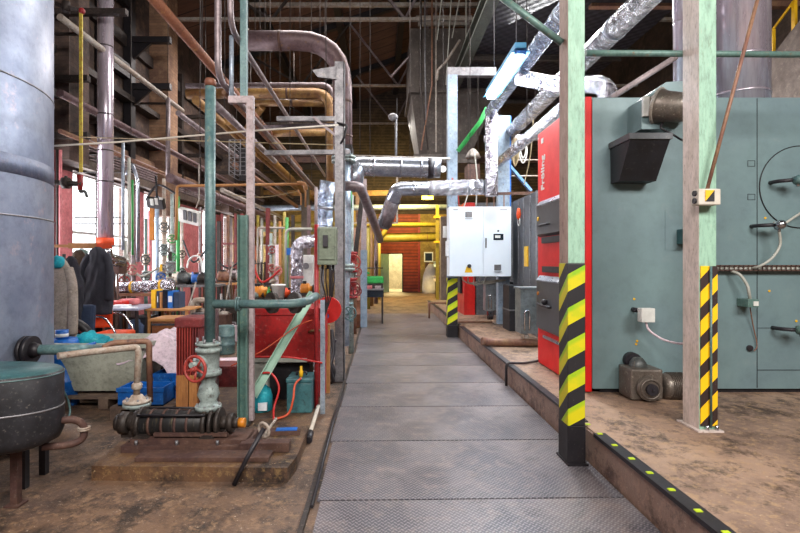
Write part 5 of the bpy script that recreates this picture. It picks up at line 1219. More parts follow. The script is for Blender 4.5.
# stainless stack above
Ys_ = 8.3
t = thing('exhaust_stack', 'tall slim stainless flue pipe with joints rising before the first window', 'flue', (X_(105, Ys_), Ys_+.2, 1.7))
cx = X_(105.5, Ys_)
build('flue_pipe', MB().cyl((cx, Ys_, Z_(244, Ys_)), (cx, Ys_, 6.4), .122, seg=32), 'stainless', t)
for py in (182, 151, 115, 47): build('joint_band', MB().cyl((cx, Ys_, Z_(py, Ys_)-.01), (cx, Ys_, Z_(py, Ys_)+.01), .126, seg=32), 'steel_dark', t)
build('lower_collar', MB().cyl((cx, Ys_, Z_(244, Ys_)-.02), (cx, Ys_, Z_(238, Ys_)), .135, seg=32), 'orange', t, 'red-orange collar')
pipe('silver elbow joining the stainless flue to the little stove', [V((cx, Ys_, Z_(245, Ys_))), V((cx, Ys_+.03, Z_(258, Ys_))), V((cx+.08, 8.66, Z_(262, 8.4)))], .1, 'chrome', .08, name='flue_elbow', cat='duct')

# yellow tape strip and valve at the top left
Yt = 6.6
t = thing('measuring_staff', 'thin yellow-red strip hanging from a bracket beside the stainless flue', 'strip', P(81, 170, Yt))
build('strip', MB().box(X_(79.5, Yt), X_(82.5, Yt), Yt-.01, Yt+.01, Z_(172, Yt), Z_(12, Yt)), 'tape', t)
build('clamp', MB().sphere(P(82, 11, Yt), .04), 'red_paint', t)
b = MB(); b.tube([P(53, 3, Yt), P(80, 11, Yt)], .03, 10); b.cyl(P(66, 2, Yt), P(66, 12, Yt), .05, seg=12); build('support_arm', b, 'steel_dark', t)
t = thing('water_tap', 'dark valve with drooping tap before the bright first window', 'tap', P(72, 183, 6.6))
Yv = 6.6
build('tap_body', MB().tube([(XL+.002, Yv, Z_(182, Yv)), P(48, 182, Yv), P(64, 183, Yv), P(82, 184, Yv)], .035, 12).cyl(P(63, 183, Yv), P(69, 183, Yv), .075, seg=16).cyl(P(66, 176, Yv), P(66, 183, Yv), .02, seg=8), 'cast_dark', t)
build('spout', MB().tube([P(80, 182, Yv), P(80, 192, Yv), P(85, 191, Yv), P(87, 197, Yv)], .02, 10, .02), 'grey_motor', t)
build('tap_handle', MB().cyl(P(80, 175, Yv), P(80, 190, Yv), .04, .03, 12), 'red_paint', t)
# red vertical steel strips beside tank
for i, (px, m_, lb) in enumerate(((54, 'red_paint', 'leftmost red pipe between the huge tank and first window'), (57.5, 'steel_dark', 'dark pipe between the red pipes by the huge tank'), (60.5, 'coral', 'pinkish pipe beside the wide coral pier'))):
    solo('riser_pipe', lb, 'pipe', MB().cyl((X_(px, 7.6), 7.6, 0), (X_(px, 7.6), 7.6, Z_(150, 7.6)), .022, seg=12), m_, 'risers beside the huge tank')

# ================================================================== PIPE RACK (receding pipes, upper left)
def recede(label, px, py, Y0, Y1, r, m, **kw):
    x = X_(px, Y0); z = Z_(py, Y0); o = pipe(label, [(x, Y0-kw.pop('back', 0), z), (x, Y1, z)], r, m, **kw)
    for f in (.12, .88):
        y = Y0+(Y1-Y0)*f
        if x > -4.4: build('hanger_rod', MB().cyl((x, y, z+r*.8), (x, y, roof_z(x)+.02), .007, seg=6), 'steel_dark', o)
        else: build('wall_clip', MB().box(XL+.002, x+r*.4, y-.02, y+.02, z-.02, z+.02), 'steel_dark', o)
    return o
pipe('silver-pink twin pipe dropping from the roof then running down the hall, lower one', [(X_(218, 4.2), 4.2, roof_z(X_(218, 4.2))-.03), P(218, 78, 4.2), V((X_(218, 4.2), 11.2, Z_(78, 4.2)))], .028, 'pipe_pink', .16)
pipe('silver-pink twin pipe dropping from the roof then running down the hall, upper one', [(X_(230.5, 4.25), 4.25, roof_z(X_(230.5, 4.25))-.03), P(230.5, 27, 4.25), V((X_(230.5, 4.25), 11.6, Z_(27, 4.25)))], .026, 'pipe_pink', .16)
solo('pipe', 'thin pale vertical pipe between the twin pipes and the teal post', 'pipe', MB().cyl(P(231.5, 36, 4.4), P(231.5, 99, 4.4), .02, seg=12), 'pale_galv')
xq = X_(222, 4.25)+.02
recede('brown insulated pipe running beside the lower twin pipe', 224, 92, 4.5, 11.0, .022, 'pipe_rust')
recede('orange-brown pipe slanting in from the top left corner region', 166, 13, 5.2, 14, .058, 'pipe_orange', back=.6)
recede('pale grey pipe running along the brick wall near the top left', 60, 17, 7.1, 11.5, .05, 'pipe_white', fl=())
hang(pipe('thin pale upright under the end of the grey wall pipe', [P(168, 98, 10.6), P(168, 178, 10.6)], .045, 'pipe_pink'), P(168, 100, 10.6))
recede('dark brown pipe along the wall below the grey wall pipe', 60, 93, 7.3, 20, .06, 'pipe_brown_clad')
recede('thin rusty pipe along the wall above the first window', 60, 131, 7.3, 20, .035, 'pipe_rust')
recede('pinkish pipe following the pier beyond the black ladder column', 178, 113, 9.5, 22, .05, 'pipe_pink')
recede('ochre long pipe starting under the level pipes and running back', 196, 100, 8.6, 22, .075, 'pipe_ochre', bands=((0, .2), (0, .5)), flm='rust_steel')
recede('wide pinkish flat-topped pipe running back past the teal pipe', 214, 103, 6.2, 9.8, .045, 'pipe_pink')
recede('lower wide brown pipe running back along the wall over the windows', 170, 178, 9.5, 23, .09, 'pipe_brown_clad', bands=((0, .2), (0, .4)), flm='rust_steel')
recede('pale pipe on the rack just above the far windows', 222, 190, 13, 24, .06, 'pipe_white')
recede('rusty pipe on the rack above the pale rack pipe', 235, 165, 12, 24, .07, 'pipe_rust')
recede('ochre thick pipe on the rack nearest the roof', 228, 120, 10, 23, .1, 'pipe_ochre')
# black ladder-like column with brackets
t = thing('bracket_column', 'black ladder-like steel column with cantilever arms on the brick wall', 'column', (-5.1, 10.2, 0))
YA, YB = 9.7, 10.75
for Y in (YA, YB):
    build('upright', MB().box(XL+.03, XL+.2, Y-.09, Y+.09, 0 if Y == YA else 3.4, 7.6), 'steel_black', t)
for z in (6.9, 5.4, 4.0): build('rung', MB().box(XL+.05, XL+.18, YA, YB, z, z+.3), 'steel_black', t)
for z in (5.85+.35, 5.3-.1): build('cantilever_arm', MB().box(XL+.1, XL+1.0, YB-.06, YB+.06, z, z+.13).prism([(XL+.15, z-.35), (XL+.2, z-.35), (XL+.6, z), (XL+.15, z)], 'y', YB-.03, YB+.03), 'steel_black', t)
for i, (Y, lb) in enumerate(((7.9, 'cantilever pipe bracket on the wall nearest the huge tank'), (13.6, 'cantilever pipe bracket on the wall beyond the lit brick pier'), (16.2, 'cantilever pipe bracket on the wall over the coral pier'), (19.0, 'cantilever pipe bracket on the wall past the teal pipe'), (22.0, 'farthest cantilever pipe bracket on the left wall'))):
    t = thing('pipe_bracket', lb, 'bracket', (XL+.4, Y, 3.4), 'wall pipe brackets')
    build('upright', MB().box(XL+.0, XL+.14, Y-.07, Y+.07, 3.4, 6.6), 'steel_dark', t)
    for z in (3.45, 4.35, 5.4): build('arm', MB().box(XL+.14, XL+(.9 if z < 5 else 1.5), Y-.05, Y+.05, z, z+.09), 'steel_dark', t)
# level ochre pipe group
hang(pipe('pinkish thin pipe on top of the level pipe group, turning down at its right', [P(186, 86, 9.2), P(326, 85, 9.2), P(333, 92, 9.2), P(333, 180, 9.2)], .05, 'pipe_pink', .2), P(200, 86, 9.2), P(300, 85, 9.2))
hang(pipe('ochre thick level pipe turning down beside the grey column', [P(187, 94, 9.0), P(330, 93, 9.0), P(331, 190, 9.0)], .09, 'pipe_ochre', .3, bands=((0, .2), (0, .7)), flm='rust_steel'), P(200, 94, 9.0), P(290, 93, 9.0))
hang(pipe('lower ochre level pipe ending at the grey column', [P(252, 103, 9.3), P(332, 103, 9.3)], .065, 'pipe_ochre', bands=((0, .5),), flm='rust_steel'), P(265, 103, 9.3), P(320, 103, 9.3))
hang(pipe('lowest brown level pipe in shadow behind the flat bars', [P(272, 133, 10.2), P(335, 132, 10.2)], .08, 'pipe_ochre'), P(280, 133, 10.2), P(325, 132, 10.2))
hang(pipe('ochre feeder sloping from the level pipes to the brackets', [P(262, 107, 9.3), P(252, 120, 9.6), P(247, 130, 10)], .07, 'pipe_ochre'), P(260, 107, 9.3))
# big bend pipe
hang(pipe('very thick brown clad pipe with a big bend turning down at the grey column', [P(247, 41, 7.4), P(342, 40.5, 7.4), P(343, 178, 7.4)], .142, 'pipe_brown_clad', .75, bands=((0, .35), (1, .45), (1, .7)), flm='rust_steel', seg=24), P(255, 41, 7.4), P(290, 41, 7.4))
pipe('pale blue-white pipe continuing below the big bend pipe', [P(343.5, 150, 7.2), P(344, 245, 7.2), P(342, 300, 7.2), V((X_(342, 7.2), 7.2, .3))], .105, 'pale_galv', .2, fl=((0, .1), (1, .4)), flm='valve_white')
solo('duct_band', 'dark steel band round the big bend pipe at arm level', 'band', MB().box(X_(334, 7.2), X_(352, 7.2), 7.2, 7.6, Z_(154, 7.3), Z_(146, 7.3)), 'steel_black')
solo('pipe_sleeve', 'bright green-teal sleeve on the pipe right of the grey column', 'sleeve', MB().cyl(P(347, 192, 7.35), P(347, 208, 7.35), .075, seg=20), 'green_paint')
hang(pipe('pale pipe bending over and down right of the grey column', [P(341, 186, 6.9), P(360, 186, 6.9), P(374, 222, 8.2), P(380, 240, 10)], .07, 'pipe_pink', .25), P(350, 186, 6.9))
hang(pipe('wrapped upright duct with shiny rings left of the grey column', [P(328, 182, 6.6), P(325, 200, 6.6), P(324, 228, 6.6), P(324, 262, 6.6)], .105, 'foil_blue', .2, bands=((1, .3), (2, .2)), flm='alu_clad', name='wrapped_duct', cat='duct'), P(326, 186, 6.6))
# flat bars / brackets across
for (a, b_, lb, m_) in (((277, 119, 6.35), (340, 119, 6.35), 'upper flat grey bar crossing to the grey column', 'steel_grey'), ((262, 128, 6.6), (338, 125, 6.4), 'pinkish flat bar just below the upper grey one', 'pipe_pink'), ((265, 153, 6.35), (350, 152, 6.35), 'lower flat grey bar crossing to the grey column', 'steel_grey')):
    solo('flat_bar', lb, 'bar', MB().bar(P(*a), P(*b_), .06, .055), m_)
solo('strut', 'short pale diagonal strut below the grey column top', 'strut', MB().bar(P(313, 117, 6.3), P(341, 140, 6.3), .03, .03), 'pipe_pink')
t = thing('column_head', 'pale triangular bracket plate on top of the grey column', 'bracket', P(335, 80, 6.3))
build('gusset', MB().prism([(X_(312, 6.2), Z_(70, 6.2)), (X_(336, 6.2), Z_(66, 6.2)), (X_(336, 6.2), Z_(79, 6.2)), (X_(318, 6.2), Z_(77, 6.2))], 'y', 6.2, 6.23), 'steel_grey', t)
build('hook', MB().tube([P(337, 123, 6.2), P(347, 125, 6.2), P(344, 138, 6.2), P(340, 145, 6.25)], .015, 8, .04), 'steel_black', t)
t = thing('wire_cage', 'dark wire mesh cage hanging between the teal pipe and pale post', 'cage', P(235, 170, 8.5))
b = MB(); x0, x1, z0, z1 = X_(229, 8.5), X_(246, 8.5), Z_(175, 8.5), Z_(140, 8.5)
for i in range(9): zz = z0+(z1-z0)*i/8; b.box(x0, x1, 8.5, 8.508, zz, zz+.008).box(x0, x0+.008, 8.5, 9.1, zz, zz+.008).box(x1-.008, x1, 8.5, 9.1, zz, zz+.008)
for i in range(4): xx = x0+(x1-x0)*i/3; b.box(xx-.008, xx+.008, 8.498, 8.51, z0, z1)
for i in range(3): b.box(x0, x0+.01, 8.5+i*.3, 8.51+i*.3, z0, z1)
build('mesh_panel', b, 'steel_grey', t); build('back_plate', MB().box(x0, x1, 9.1, 9.12, z0, z1), 'steel_black', t)
# long thin cross wires
solo('cable', 'pale rope stretched level from the huge tank to the slim post', 'rope', MB().tube([P(52, 146, 4.9), P(120, 142, 5.2), P(250, 131, 5.4), P(338, 125, 6.0)], .01, 6), 'white_cloth')
solo('cable', 'thin beige wire stretched level under the pale rope', 'wire', MB().tube([P(80, 137, 6.4), P(200, 141, 6.4), P(336, 145, 6.3)], .007, 6), 'rope')
hang(pipe('thin pale level pipe behind the teal pipe at window-top height', [P(176, 240, 7.4), P(177, 186, 7.4), P(301, 184, 7.4)], .02, 'wood_light', .05), P(200, 186, 7.4), P(290, 184, 7.4))
solo('pipe_clip', 'rusty clip with hanging strap ends at the end of the thin level pipe', 'clip', MB().tube(smooth_path([P(297, 183, 7.4), P(304, 184, 7.4), P(306, 190, 7.4)]), .03, 8).tube(smooth_path([P(298, 190, 7.5), P(301, 196, 7.5), P(301, 205, 7.5)]), .014, 6).tube([P(305.5, 190, 7.5), P(305.5, 207, 7.5)], .014, 6), 'wood_light')
solo('wire', 'sagging thin wire left of the rusty clip', 'wire', MB().tube(smooth_path([P(232, 195, 7.5), P(265, 197, 7.5), P(298, 191, 7.5)]), .006, 6), 'rope')
# conduits on the left wall
for i, (px, pt, pb, m_, lb) in enumerate(((123, 142, 250, 'pale_galv', 'straight pale conduit right of the stainless flue'), (129, 158, 252, 'pvc', 'second straight pale conduit right of the stainless flue'))):
    o_ = solo('conduit', lb, 'conduit', MB().cyl(P(px, pt, 9.0), P(px, pb, 9.0), .028, seg=12), m_)
    for f_ in (.15, .7): c_ = P(px, pt+(pb-pt)*f_, 9.0); build('wall_clip', MB().box(XL+.002, c_.x, 8.99, 9.01, c_.z-.01, c_.z+.01), 'steel_dark', o_)
hang(pipe('pale bent conduit with rounded top right of the straight ones', [P(127, 175, 9.1), P(131, 162, 9.1), P(138, 178, 9.1), P(138, 262, 9.1)], .032, 'alu_clad', .3), P(131, 166, 9.1))
solo('conduit', 'green cable line beside the bent conduit', 'conduit', MB().cyl(P(132.5, 180, 9.2), P(132.5, 255, 9.2), .02, seg=8), 'green_paint')

# floodlights
t = thing('floodlight', 'black tilted floodlight with three pale bars at the second window', 'lamp', P(157, 205, 9.6))
b = MB(); b.obox(P(156, 203, 9.6), (.34, .1, .2), (.5, .15, -.1), bev=.01); build('housing', b, 'steel_black', t)
for i in range(3): b = MB(); b.obox(P(152+i*4.6, 202-i*.6, 9.53), (.06, .03, .13), (.5, .15, -.1)); build('lamp_window', b, 'white_plastic', t)
build('hanger', MB().cyl(P(157, 198, 9.6), P(156, 176, 9.6), .02, seg=8), 'steel_black', t)
build('yellow_strap', MB().box(X_(150, 9.7), X_(154, 9.7), 9.68, 9.72, Z_(240, 9.7), Z_(206, 9.7)), 'amber', t, 'orange strap hanging below')
t = thing('floodlight', 'white tilted panel lamp at the coral pier', 'lamp', P(190, 217, 10.5))
b = MB(); b.obox(P(190, 216.5, 10.5), (.46, .12, .3), (.5, .25, -.1), bev=.01); build('housing', b, 'white_plastic', t)
for i in range(3): b = MB(); b.obox(P(185+i*5, 215+i*1.3, 10.42), (.07, .03, .22), (.5, .25, -.1)); build('lamp_window', b, 'door_dark', t)
build('hanger', MB().tube([P(196, 208, 10.5), P(199, 200, 10.5), P(199, 165, 10.5)], .015, 8), 'pipe_white', t)

# foil wrapped pipe along the bench with stand
pipe('crumpled foil-wrapped pipe lying level behind the grey table', [P(119, 288, 8.9), P(172, 285, 8.9)], .1, 'foil_fine', bands=((0, .25), (0, .8)), flm='yellow')
solo('pipe_stand', 'brown wooden trestle carrying the foil-wrapped pipe', 'stand', MB().box(X_(120, 8.9), X_(172, 8.9), 8.82, 8.98, Z_(296, 8.9), Z_(293, 8.9)).box(X_(122, 8.9), X_(124, 8.9), 8.85, 8.95, 0, Z_(296, 8.9)).box(X_(168, 8.9), X_(170, 8.9), 8.85, 8.95, 0, Z_(296, 8.9)), 'wood_brown')
# ================================================================== MIDDLE AND FAR LEFT
def valve_tree(label, px, Y, top, col='pipe_greenish', wheels=(.8, 1.3), wm='red_wheel', r=.035, x=None):
    x = X_(px, Y) if x is None else x
    t = thing('valve_riser', label, 'valve', (x, Y, 0))
    build('pipe_run', MB().cyl((x, Y, 0), (x, Y, top), r, seg=14), col, t)
    for i, z in enumerate(wheels):
        build('valve_body', MB().lathe([(r*1.2, -.12), (r*2.2, -.115), (r*2.2, -.09), (r*1.5, -.08), (r*2, 0), (r*1.5, .08), (r*2.2, .09), (r*2.2, .115), (r*1.2, .12)], (x, Y, z), seg=18), 'valve_white' if i % 2 else 'valve_rust', t)
        w = build('handwheel', wheel_mb((x+.06, Y-.15, z), (.4, -1, 0), .085, .012), wm, t)
        build('stem', MB().cyl((x, Y, z), (x+.06, Y-.15, z), .012, seg=8), 'steel_grey', w)
    return t
valve_tree('pale riser with two red handwheels left of the orange strap', 125, 9.4, 1.9, 'pvc', (1.42, 1.15), 'red_paint')
valve_tree('riser with red wheel and pink valve beside the bent conduit', 133, 9.7, 1.9, 'pipe_pink', (1.35, 1.0), 'coral')
valve_tree('green-white riser pipe before the second window', 146, 10.4, 2.4, 'pipe_greenish', (1.55, 1.2), 'grey_motor')
valve_tree('tall rusty-white riser with grey valves right of the black floodlight', 164, 10.2, 3.2, 'valve_rust', (2.2, 1.75, 1.35), 'grey_motor')
valve_tree('tall pale riser with a green band left of the white panel lamp', 172, 11.0, 3.0, 'valve_white', (2.0, 1.6, 1.2), 'green_paint')
valve_tree('thin yellow riser standing behind the foil-wrapped pipe', 161, 9.9, 1.45, 'yellow', (1.2,), 'bright_blue', .025)
for i, (px, Y, top, m_, lb) in enumerate(((150, 10.8, 2.6, 'coral', 'coral upright pipe at the second window edge'), (157, 11.4, 3.0, 'col_blue', 'pale blue upright pipe at the second window middle'), (178, 12.2, 3.1, 'green_paint', 'thin green upright pipe at the lit brick pier'), (228, 15.0, 2.9, 'pipe_rust', 'rusty upright pipe before the fourth window'), (234, 16, 2.9, 'pipe_ochre', 'ochre upright pipe before the fourth window'), (258, 16, 3.0, 'yellow_pipe', 'yellowish upright pipe right of the slim pink post'), (262, 17, 3.0, 'pvc', 'pale upright pipe right of the yellowish one'), (275, 15, 2.9, 'pipe_white', 'pale upright pipe at the far corner window'), (280, 16, 2.8, 'wood_light', 'orange-brown upright pipe in the far corner'), (284.5, 14, 2.9, 'yellow_pipe', 'yellow upright pipe in the far corner'), (287, 13.5, 2.7, 'green_paint', 'green upright pipe left of the wrapped elbow duct'))):
    solo('riser_pipe', lb, 'pipe', MB().cyl((X_(px, Y), Y, 0), (X_(px, Y), Y, top), .045, seg=12), m_)
pipe('thin white pipe arch over the corner windows', [P(258, 300, 13), P(258, 228, 13), P(285, 228, 13)], .03, 'pipe_white', .05)
pipe('thin pale pipe hoop right of the white pipe arch', [P(286, 300, 12.5), P(286, 229, 12.5), P(312, 229, 12.5)], .035, 'pvc', .15)
# steel-framed door-like window frames at fourth window
t = thing('steel_rack', 'brown-red steel frame standing before the bright fourth window', 'frame', (X_(228, 14.5), 14.5, 0))
x0, x1 = X_(221, 14.5), X_(237, 14.5)
build('frame_upright', MB().box(x0, x0+.07, 14.45, 14.5, 0, 2.9), 'maroon', t); build('frame_upright', MB().box(x1-.07, x1, 14.45, 14.5, 0, 2.9), 'maroon', t)
for z in (1.05, 1.35, 2.0): build('frame_rail', MB().box(x0, x1, 14.46, 14.49, z, z+.06), 'maroon', t)

# benches with machinery
def bench(label, pxa, pxb, Y, h, top='steel_grey', dp=.8):
    return table(label, X_(pxa, Y), X_(pxb, Y), Y, Y+dp, h, top, 'steel_dark', .05, 'workbench', .3)
bench('steel workbench loaded with parts beyond the small wooden table', 176, 214, 10.4, Z_(285, 10.4))
bench('far workbench with brown top right of the teal pipe', 216, 243, 12.2, Z_(283, 12.2), 'wood_light')
bench('workbench with orange machinery behind the red tank', 254, 300, 8.6, Z_(300, 8.6), 'steel_dark')
def motor(label, px, py, Y, L=.3, r=.1, body='grey_motor', dirx=1, base=None, cat='motor'):
    """small motor-pump lying on a surface; py = its bottom"""
    x, z = X_(px, Y), Z_(py, Y)
    t = thing('electric_motor', label, cat, (x, Y, z))
    b = MB(); c = (x-L/2, Y, z+r+.03); b.lathe([(r*.6, 0), (r, .02), (r, L*.55), (r*.85, L*.58), (r*.85, L*.7), (r*.5, L*.72), (r*.5, L)], c, (1, 0, 0), 24)
    for i in range(6): b.cyl((x-L/2+.04+i*L*.08, Y, z+r+.03), (x-L/2+.048+i*L*.08, Y, z+r+.03), r*1.08, seg=24)
    build('motor_body', b, body, t)
    build('foot', MB().box(x-L*.4, x+L*.1, Y-r*.8, Y+r*.8, z, z+.05), 'steel_dark', t)
    build('terminal_box', MB().box(x-L*.3, x-L*.05, Y-r*.4, Y+r*.4, z+2*r, z+2*r+.07, bev=.005), 'steel_black', t)
    build('coupling', MB().cyl((x+L*.42, Y, z+r+.03), (x+L*.62, Y, z+r+.03), r*.75, seg=20), 'steel_dark', t)
    return t
zb = 285
motor('grey electric motor on the steel workbench beside the white panel lamp', 186, 285, 10.7, .34, .12)
motor('pale blue motor on the steel workbench', 199, 285, 10.6, .3, .1, 'bright_blue')
motor('beige motor at the left end of the steel workbench', 180, 285, 11.0, .3, .11, 'beige_cloth')
motor('rusty motor on the far brown-topped workbench', 226, 283, 12.5, .4, .13, 'pipe_rust')
motor('pinkish motor on the right of the far workbench', 236, 283, 12.6, .4, .15, 'post_pink')
motor('orange gear motor on the bench behind the red tank', 262, 300, 8.8, .42, .11, 'amber')
motor('orange-red pump on the bench beside the orange gear motor', 284, 300, 8.9, .3, .1, 'orange')
motor('dark pump on the bench behind the orange motors', 272, 299.5, 9.2, .4, .12, 'cast_dark')
# heap items: bags and rags on steel bench
for i, (px, py, Y, r, sc, m_, lb) in enumerate(((181, 277, 10.9, .2, (1.3, 1, .7), 'white_cloth', 'white bag heaped on the steel workbench'), (192, 270, 11.0, .16, (1, 1, .8), 'bright_blue', 'blue plastic bag on top of the steel workbench heap'), (204, 276, 10.9, .2, (1.2, 1, .6), 'sheet', 'pale pink cloth on the right of the steel workbench'), (168, 305, 9.2, .17, (1.2, 1, .7), 'coral', 'coral rag heap behind the binders'))):
    c = P(px, py, Y); base = Z_(285, 10.4) if i < 3 else (Z_(283, 12.2) if i == 4 else c.z-r*sc[2])
    solo('bag' if i < 2 else 'cloth_heap', lb, 'cloth', MB().sphere((c.x, c.y, base+r*sc[2]*.85), r, sc, 20, nz=.5, ns=3), m_)
solo('white_hoop', 'white wire arch above the heap at the coral pier', 'hoop', MB().tube(smooth_path([P(187, 268, 10.7), P(189, 260, 10.7), P(195, 256, 10.7), P(201, 260, 10.7), P(203, 285, 10.7)]), .02, 8), 'white_plastic')
# scrap below benches
random.seed(3)
cols = ['steel_grey', 'pipe_white', 'rust_steel', 'pipe_pink', 'cast_dark', 'valve_rust']
nmz = ['pale thin', 'rust-brown', 'dark', 'pinkish', 'grey', 'dirty white']
pos = ['leaning at the left end of the stack', 'crossing the middle of the stack', 'lying lowest in the stack', 'sticking up at the right of the stack', 'behind the other scrap bars', 'nearest the teal pipe']
for i in range(6):
    px = 216+i*3.6; Y = 11.4+.2*(i % 3)
    solo('scrap_bar', '%s scrap bar, %s' % (nmz[i], pos[i]), 'bar', MB().tube([(X_(px, Y), Y, .02), (X_(px+(-1)**i*6, Y+.3), Y+.3, .75+.1*(i % 3))], .025, 8), cols[(i*2) % 6 if i else 1], 'scrap bars under the far workbench')
for i, (px, Y, w, h, m_, lb) in enumerate(((184, 9.6, .24, .42, 'motor_steel', 'grey machine casing under the steel workbench'), (196, 9.9, .22, .55, 'cast_dark', 'dark machine casing under the steel workbench'), (207, 9.8, .2, .4, 'pipe_white', 'pale box with pipes beside the teal pipe'), (225, 10.7, .3, .36, 'cast_dark', 'dark casting on the floor right of the teal pipe'), (257, 11, .3, .8, 'steel_dark', 'dark machine behind the slim pink post'), (272, 11.4, .32, .9, 'cast_dark', 'dark machine behind the orange motors'))):
    t = thing('machine', lb, 'machine', (X_(px, Y), Y, 0)); x = X_(px, Y)
    build('machine_body', MB().box(x-w/2, x+w/2, Y, Y+.5, .06, h, bev=.03), m_, t)
    build('base_frame', MB().box(x-w/2-.03, x+w/2+.03, Y-.03, Y+.53, 0, .06), 'steel_dark', t)
    build('round_cover', MB().lathe([(w*.3, 0), (w*.32, .03), (w*.2, .08), (w*.08, .1), (w*.06, .16)], (x, Y, h*.55), (0, -1, 0), 24), 'valve_white' if i % 2 else 'steel_grey', t)
    build('pipe_stub', MB().tube([(x-w*.2, Y+.2, h), (x-w*.2, Y+.2, h+.16), (x+w*.3, Y+.2, h+.16)], .04, 10, .06), cols[i], t)
t = thing('traffic_cone', 'small faded pink cone on the floor right of the teal pipe', 'cone', (X_(220, 10.2), 10.2, 0))
build('cone_body', MB().lathe([(.1, .03), (.03, .42), (0, .43)], (X_(220, 10.2), 10.2, 0), seg=20), 'coral', t); build('cone_base', MB().box(X_(220, 10.2)-.14, X_(220, 10.2)+.14, 10.06, 10.34, 0, .03), 'coral', t)
solo('bright_floor_patch', 'pale sheet standing for the bright floor patch beyond the maroon housing', 'sheet', MB().sheet(lambda u, v: V((-3.0+2.3*u, 6.2+1.6*v, .015+.01*noise.noise(V((u*6, v*6, 2))))), 16, 12, .008), 'sheet')  # added sheet, paints the bright patch of floor
t = thing('steel_trough', 'low dark red trough between the green post and the white valve', 'trough', (-1.75, 5.9, 0))
build('trough_body', MB().box(-2.2, -1.25, 5.75, 6.1, .04, .3, bev=.01), 'maroon', t); build('skid', MB().box(-2.15, -1.3, 5.8, 6.05, 0, .04), 'steel_black', t)
solo('square_stake', 'grey-brown square stake behind the teal pipe above the valve', 'stake', MB().box(X_(211, 4.6), X_(217, 4.6), 4.6, 4.65, .1, Z_(309, 4.6)), 'pipe_brown_clad')

# bench objects before the corner (bottles, bucket)
hb = Z_(300, 8.6)
solo('bucket', 'white bucket on the bench left of the wrapped elbow duct', 'bucket', MB().lathe([(.09, 0), (.12, .24), (.128, .24), (.128, .26), (.1, .265), (0, .265)], (X_(279, 8.75), 8.72, hb), seg=24), 'white_plastic')
solo('bottle', 'green bottle on the bench left of the white bucket', 'bottle', MB().lathe([(.035, 0), (.038, .12), (.03, .16), (.014, .19), (.014, .22), (0, .222)], (X_(269, 8.7), 8.68, hb), seg=16), 'green_paint')
solo('basin', 'pink basin on the bench above the orange gear motor', 'basin', MB().lathe([(.14, 0), (.2, .1), (.21, .1), (.2, .11), (.13, .02), (0, .02)], (X_(256.5, 8.95), 9.15, hb), seg=24), 'sheet')
# more densely packed kit in the middle distance
def rack(label, pxa, pxb, Y, h, lv, m_):
    t = thing('storage_rack', label, 'rack', (X_((pxa+pxb)/2, Y), Y, 0)); x0, x1 = X_(pxa, Y), X_(pxb, Y)
    for xx in (x0, x1-.04):
        for yy in (Y, Y+.4): build('upright', MB().box(xx, xx+.04, yy, yy+.04, 0, h), m_, t)
    for i in range(lv): z = .15+(h-.2)*i/(lv-1); build('shelf', MB().box(x0, x1, Y+.005, Y+.435, z, z+.025), m_, t)
rack('dark shelf rack in front of the far corner windows', 244, 262, 12.9, 1.5, 3, 'steel_dark')
rack('grey shelf rack beyond the white panel machine', 303, 322, 10.6, 1.4, 3, 'steel_grey')
def drum(label, px, Y, r, h, m_, z=0):
    t = thing('drum', label, 'drum', (X_(px, Y), Y, z))
    build('drum_body', MB().lathe([(r*.96, 0), (r, .02), (r, h*.33), (r*1.04, h*.34), (r, h*.35), (r, h*.65), (r*1.04, h*.66), (r, h*.67), (r, h-.02), (r*.96, h)], (X_(px, Y), Y, z), seg=24), m_, t)
    build('drum_lid', MB().cyl((X_(px, Y), Y, z+h-.004), (X_(px, Y), Y, z+h+.008), r*.92, seg=24), m_, t)
drum('yellow drum beneath the far workbench', 235, 12.0, .15, .5, 'amber'); drum('teal drum standing left of the green post', 226, 8.2, .14, .45, 'pipe_teal')
drum('rusty drum under the bench of orange machinery', 266, 8.2, .16, .5, 'pipe_rust'); drum('pale drum right of the rusty drum', 281, 8.2, .15, .42, 'pvc')
drum('red drum beside the rusty pump stand', 314, 8.4, .13, .55, 'red_paint')
pipe('dark bent pipe between the bench and the green post', [P(216, 330, 9.6), P(216, 305, 9.6), P(236, 305, 9.6), P(236, 335, 9.6)], .04, 'cast_dark', .1)
pipe('dirty white pipe elbow under the steel workbench', [P(193, 320, 9.3), P(193, 300, 9.3), P(212, 300, 9.3)], .05, 'valve_rust', .1)
for i, (px, Y, h, m_, lb) in enumerate(((219, 13.5, 2.6, 'steel_dark', 'black upright steel post behind the far workbench'), (242, 14.5, 2.9, 'maroon', 'maroon upright post by the bright fifth window'), (251, 15, 2.9, 'pipe_ochre', 'ochre upright post right of the slim pink post top'), (268, 13, 2.9, 'maroon', 'maroon post in front of the far corner window'), (293, 16, 3.0, 'steel_dark', 'dark post behind the wrapped elbow duct'), (309, 15, 3.2, 'pipe_brown_clad', 'brown post behind the white panel machine'), (331, 13, 3.3, 'steel_dark', 'dark post behind the grey-green electrical box'))):
    solo('upright_post', lb, 'post', MB().box(X_(px, Y)-.05, X_(px, Y)+.05, Y-.05, Y+.05, 0, h), m_)
valve_tree('white riser with green wheel before the fifth window', 247, 13.4, 2.4, 'pvc', (1.2, 1.7), 'green_paint')
valve_tree('grey riser with red wheels in front of the far corner windows', 271, 12.2, 2.2, 'valve_white', (1.35, 1.8), 'red_paint')
valve_tree('stubby pink riser with coral wheel right of the red wheels riser', 277, 11.6, 1.9, 'sheet', (1.3,), 'coral')
valve_tree('rust riser with dark wheels at the left end of the bench', 250, 10.0, 1.8, 'pipe_rust', (1.2, 1.5), 'cast_dark')
valve_tree('pale riser between the lit brick pier and the coral pier', 182, 12.6, 2.7, 'pipe_white', (1.7, 1.25), 'cast_dark')
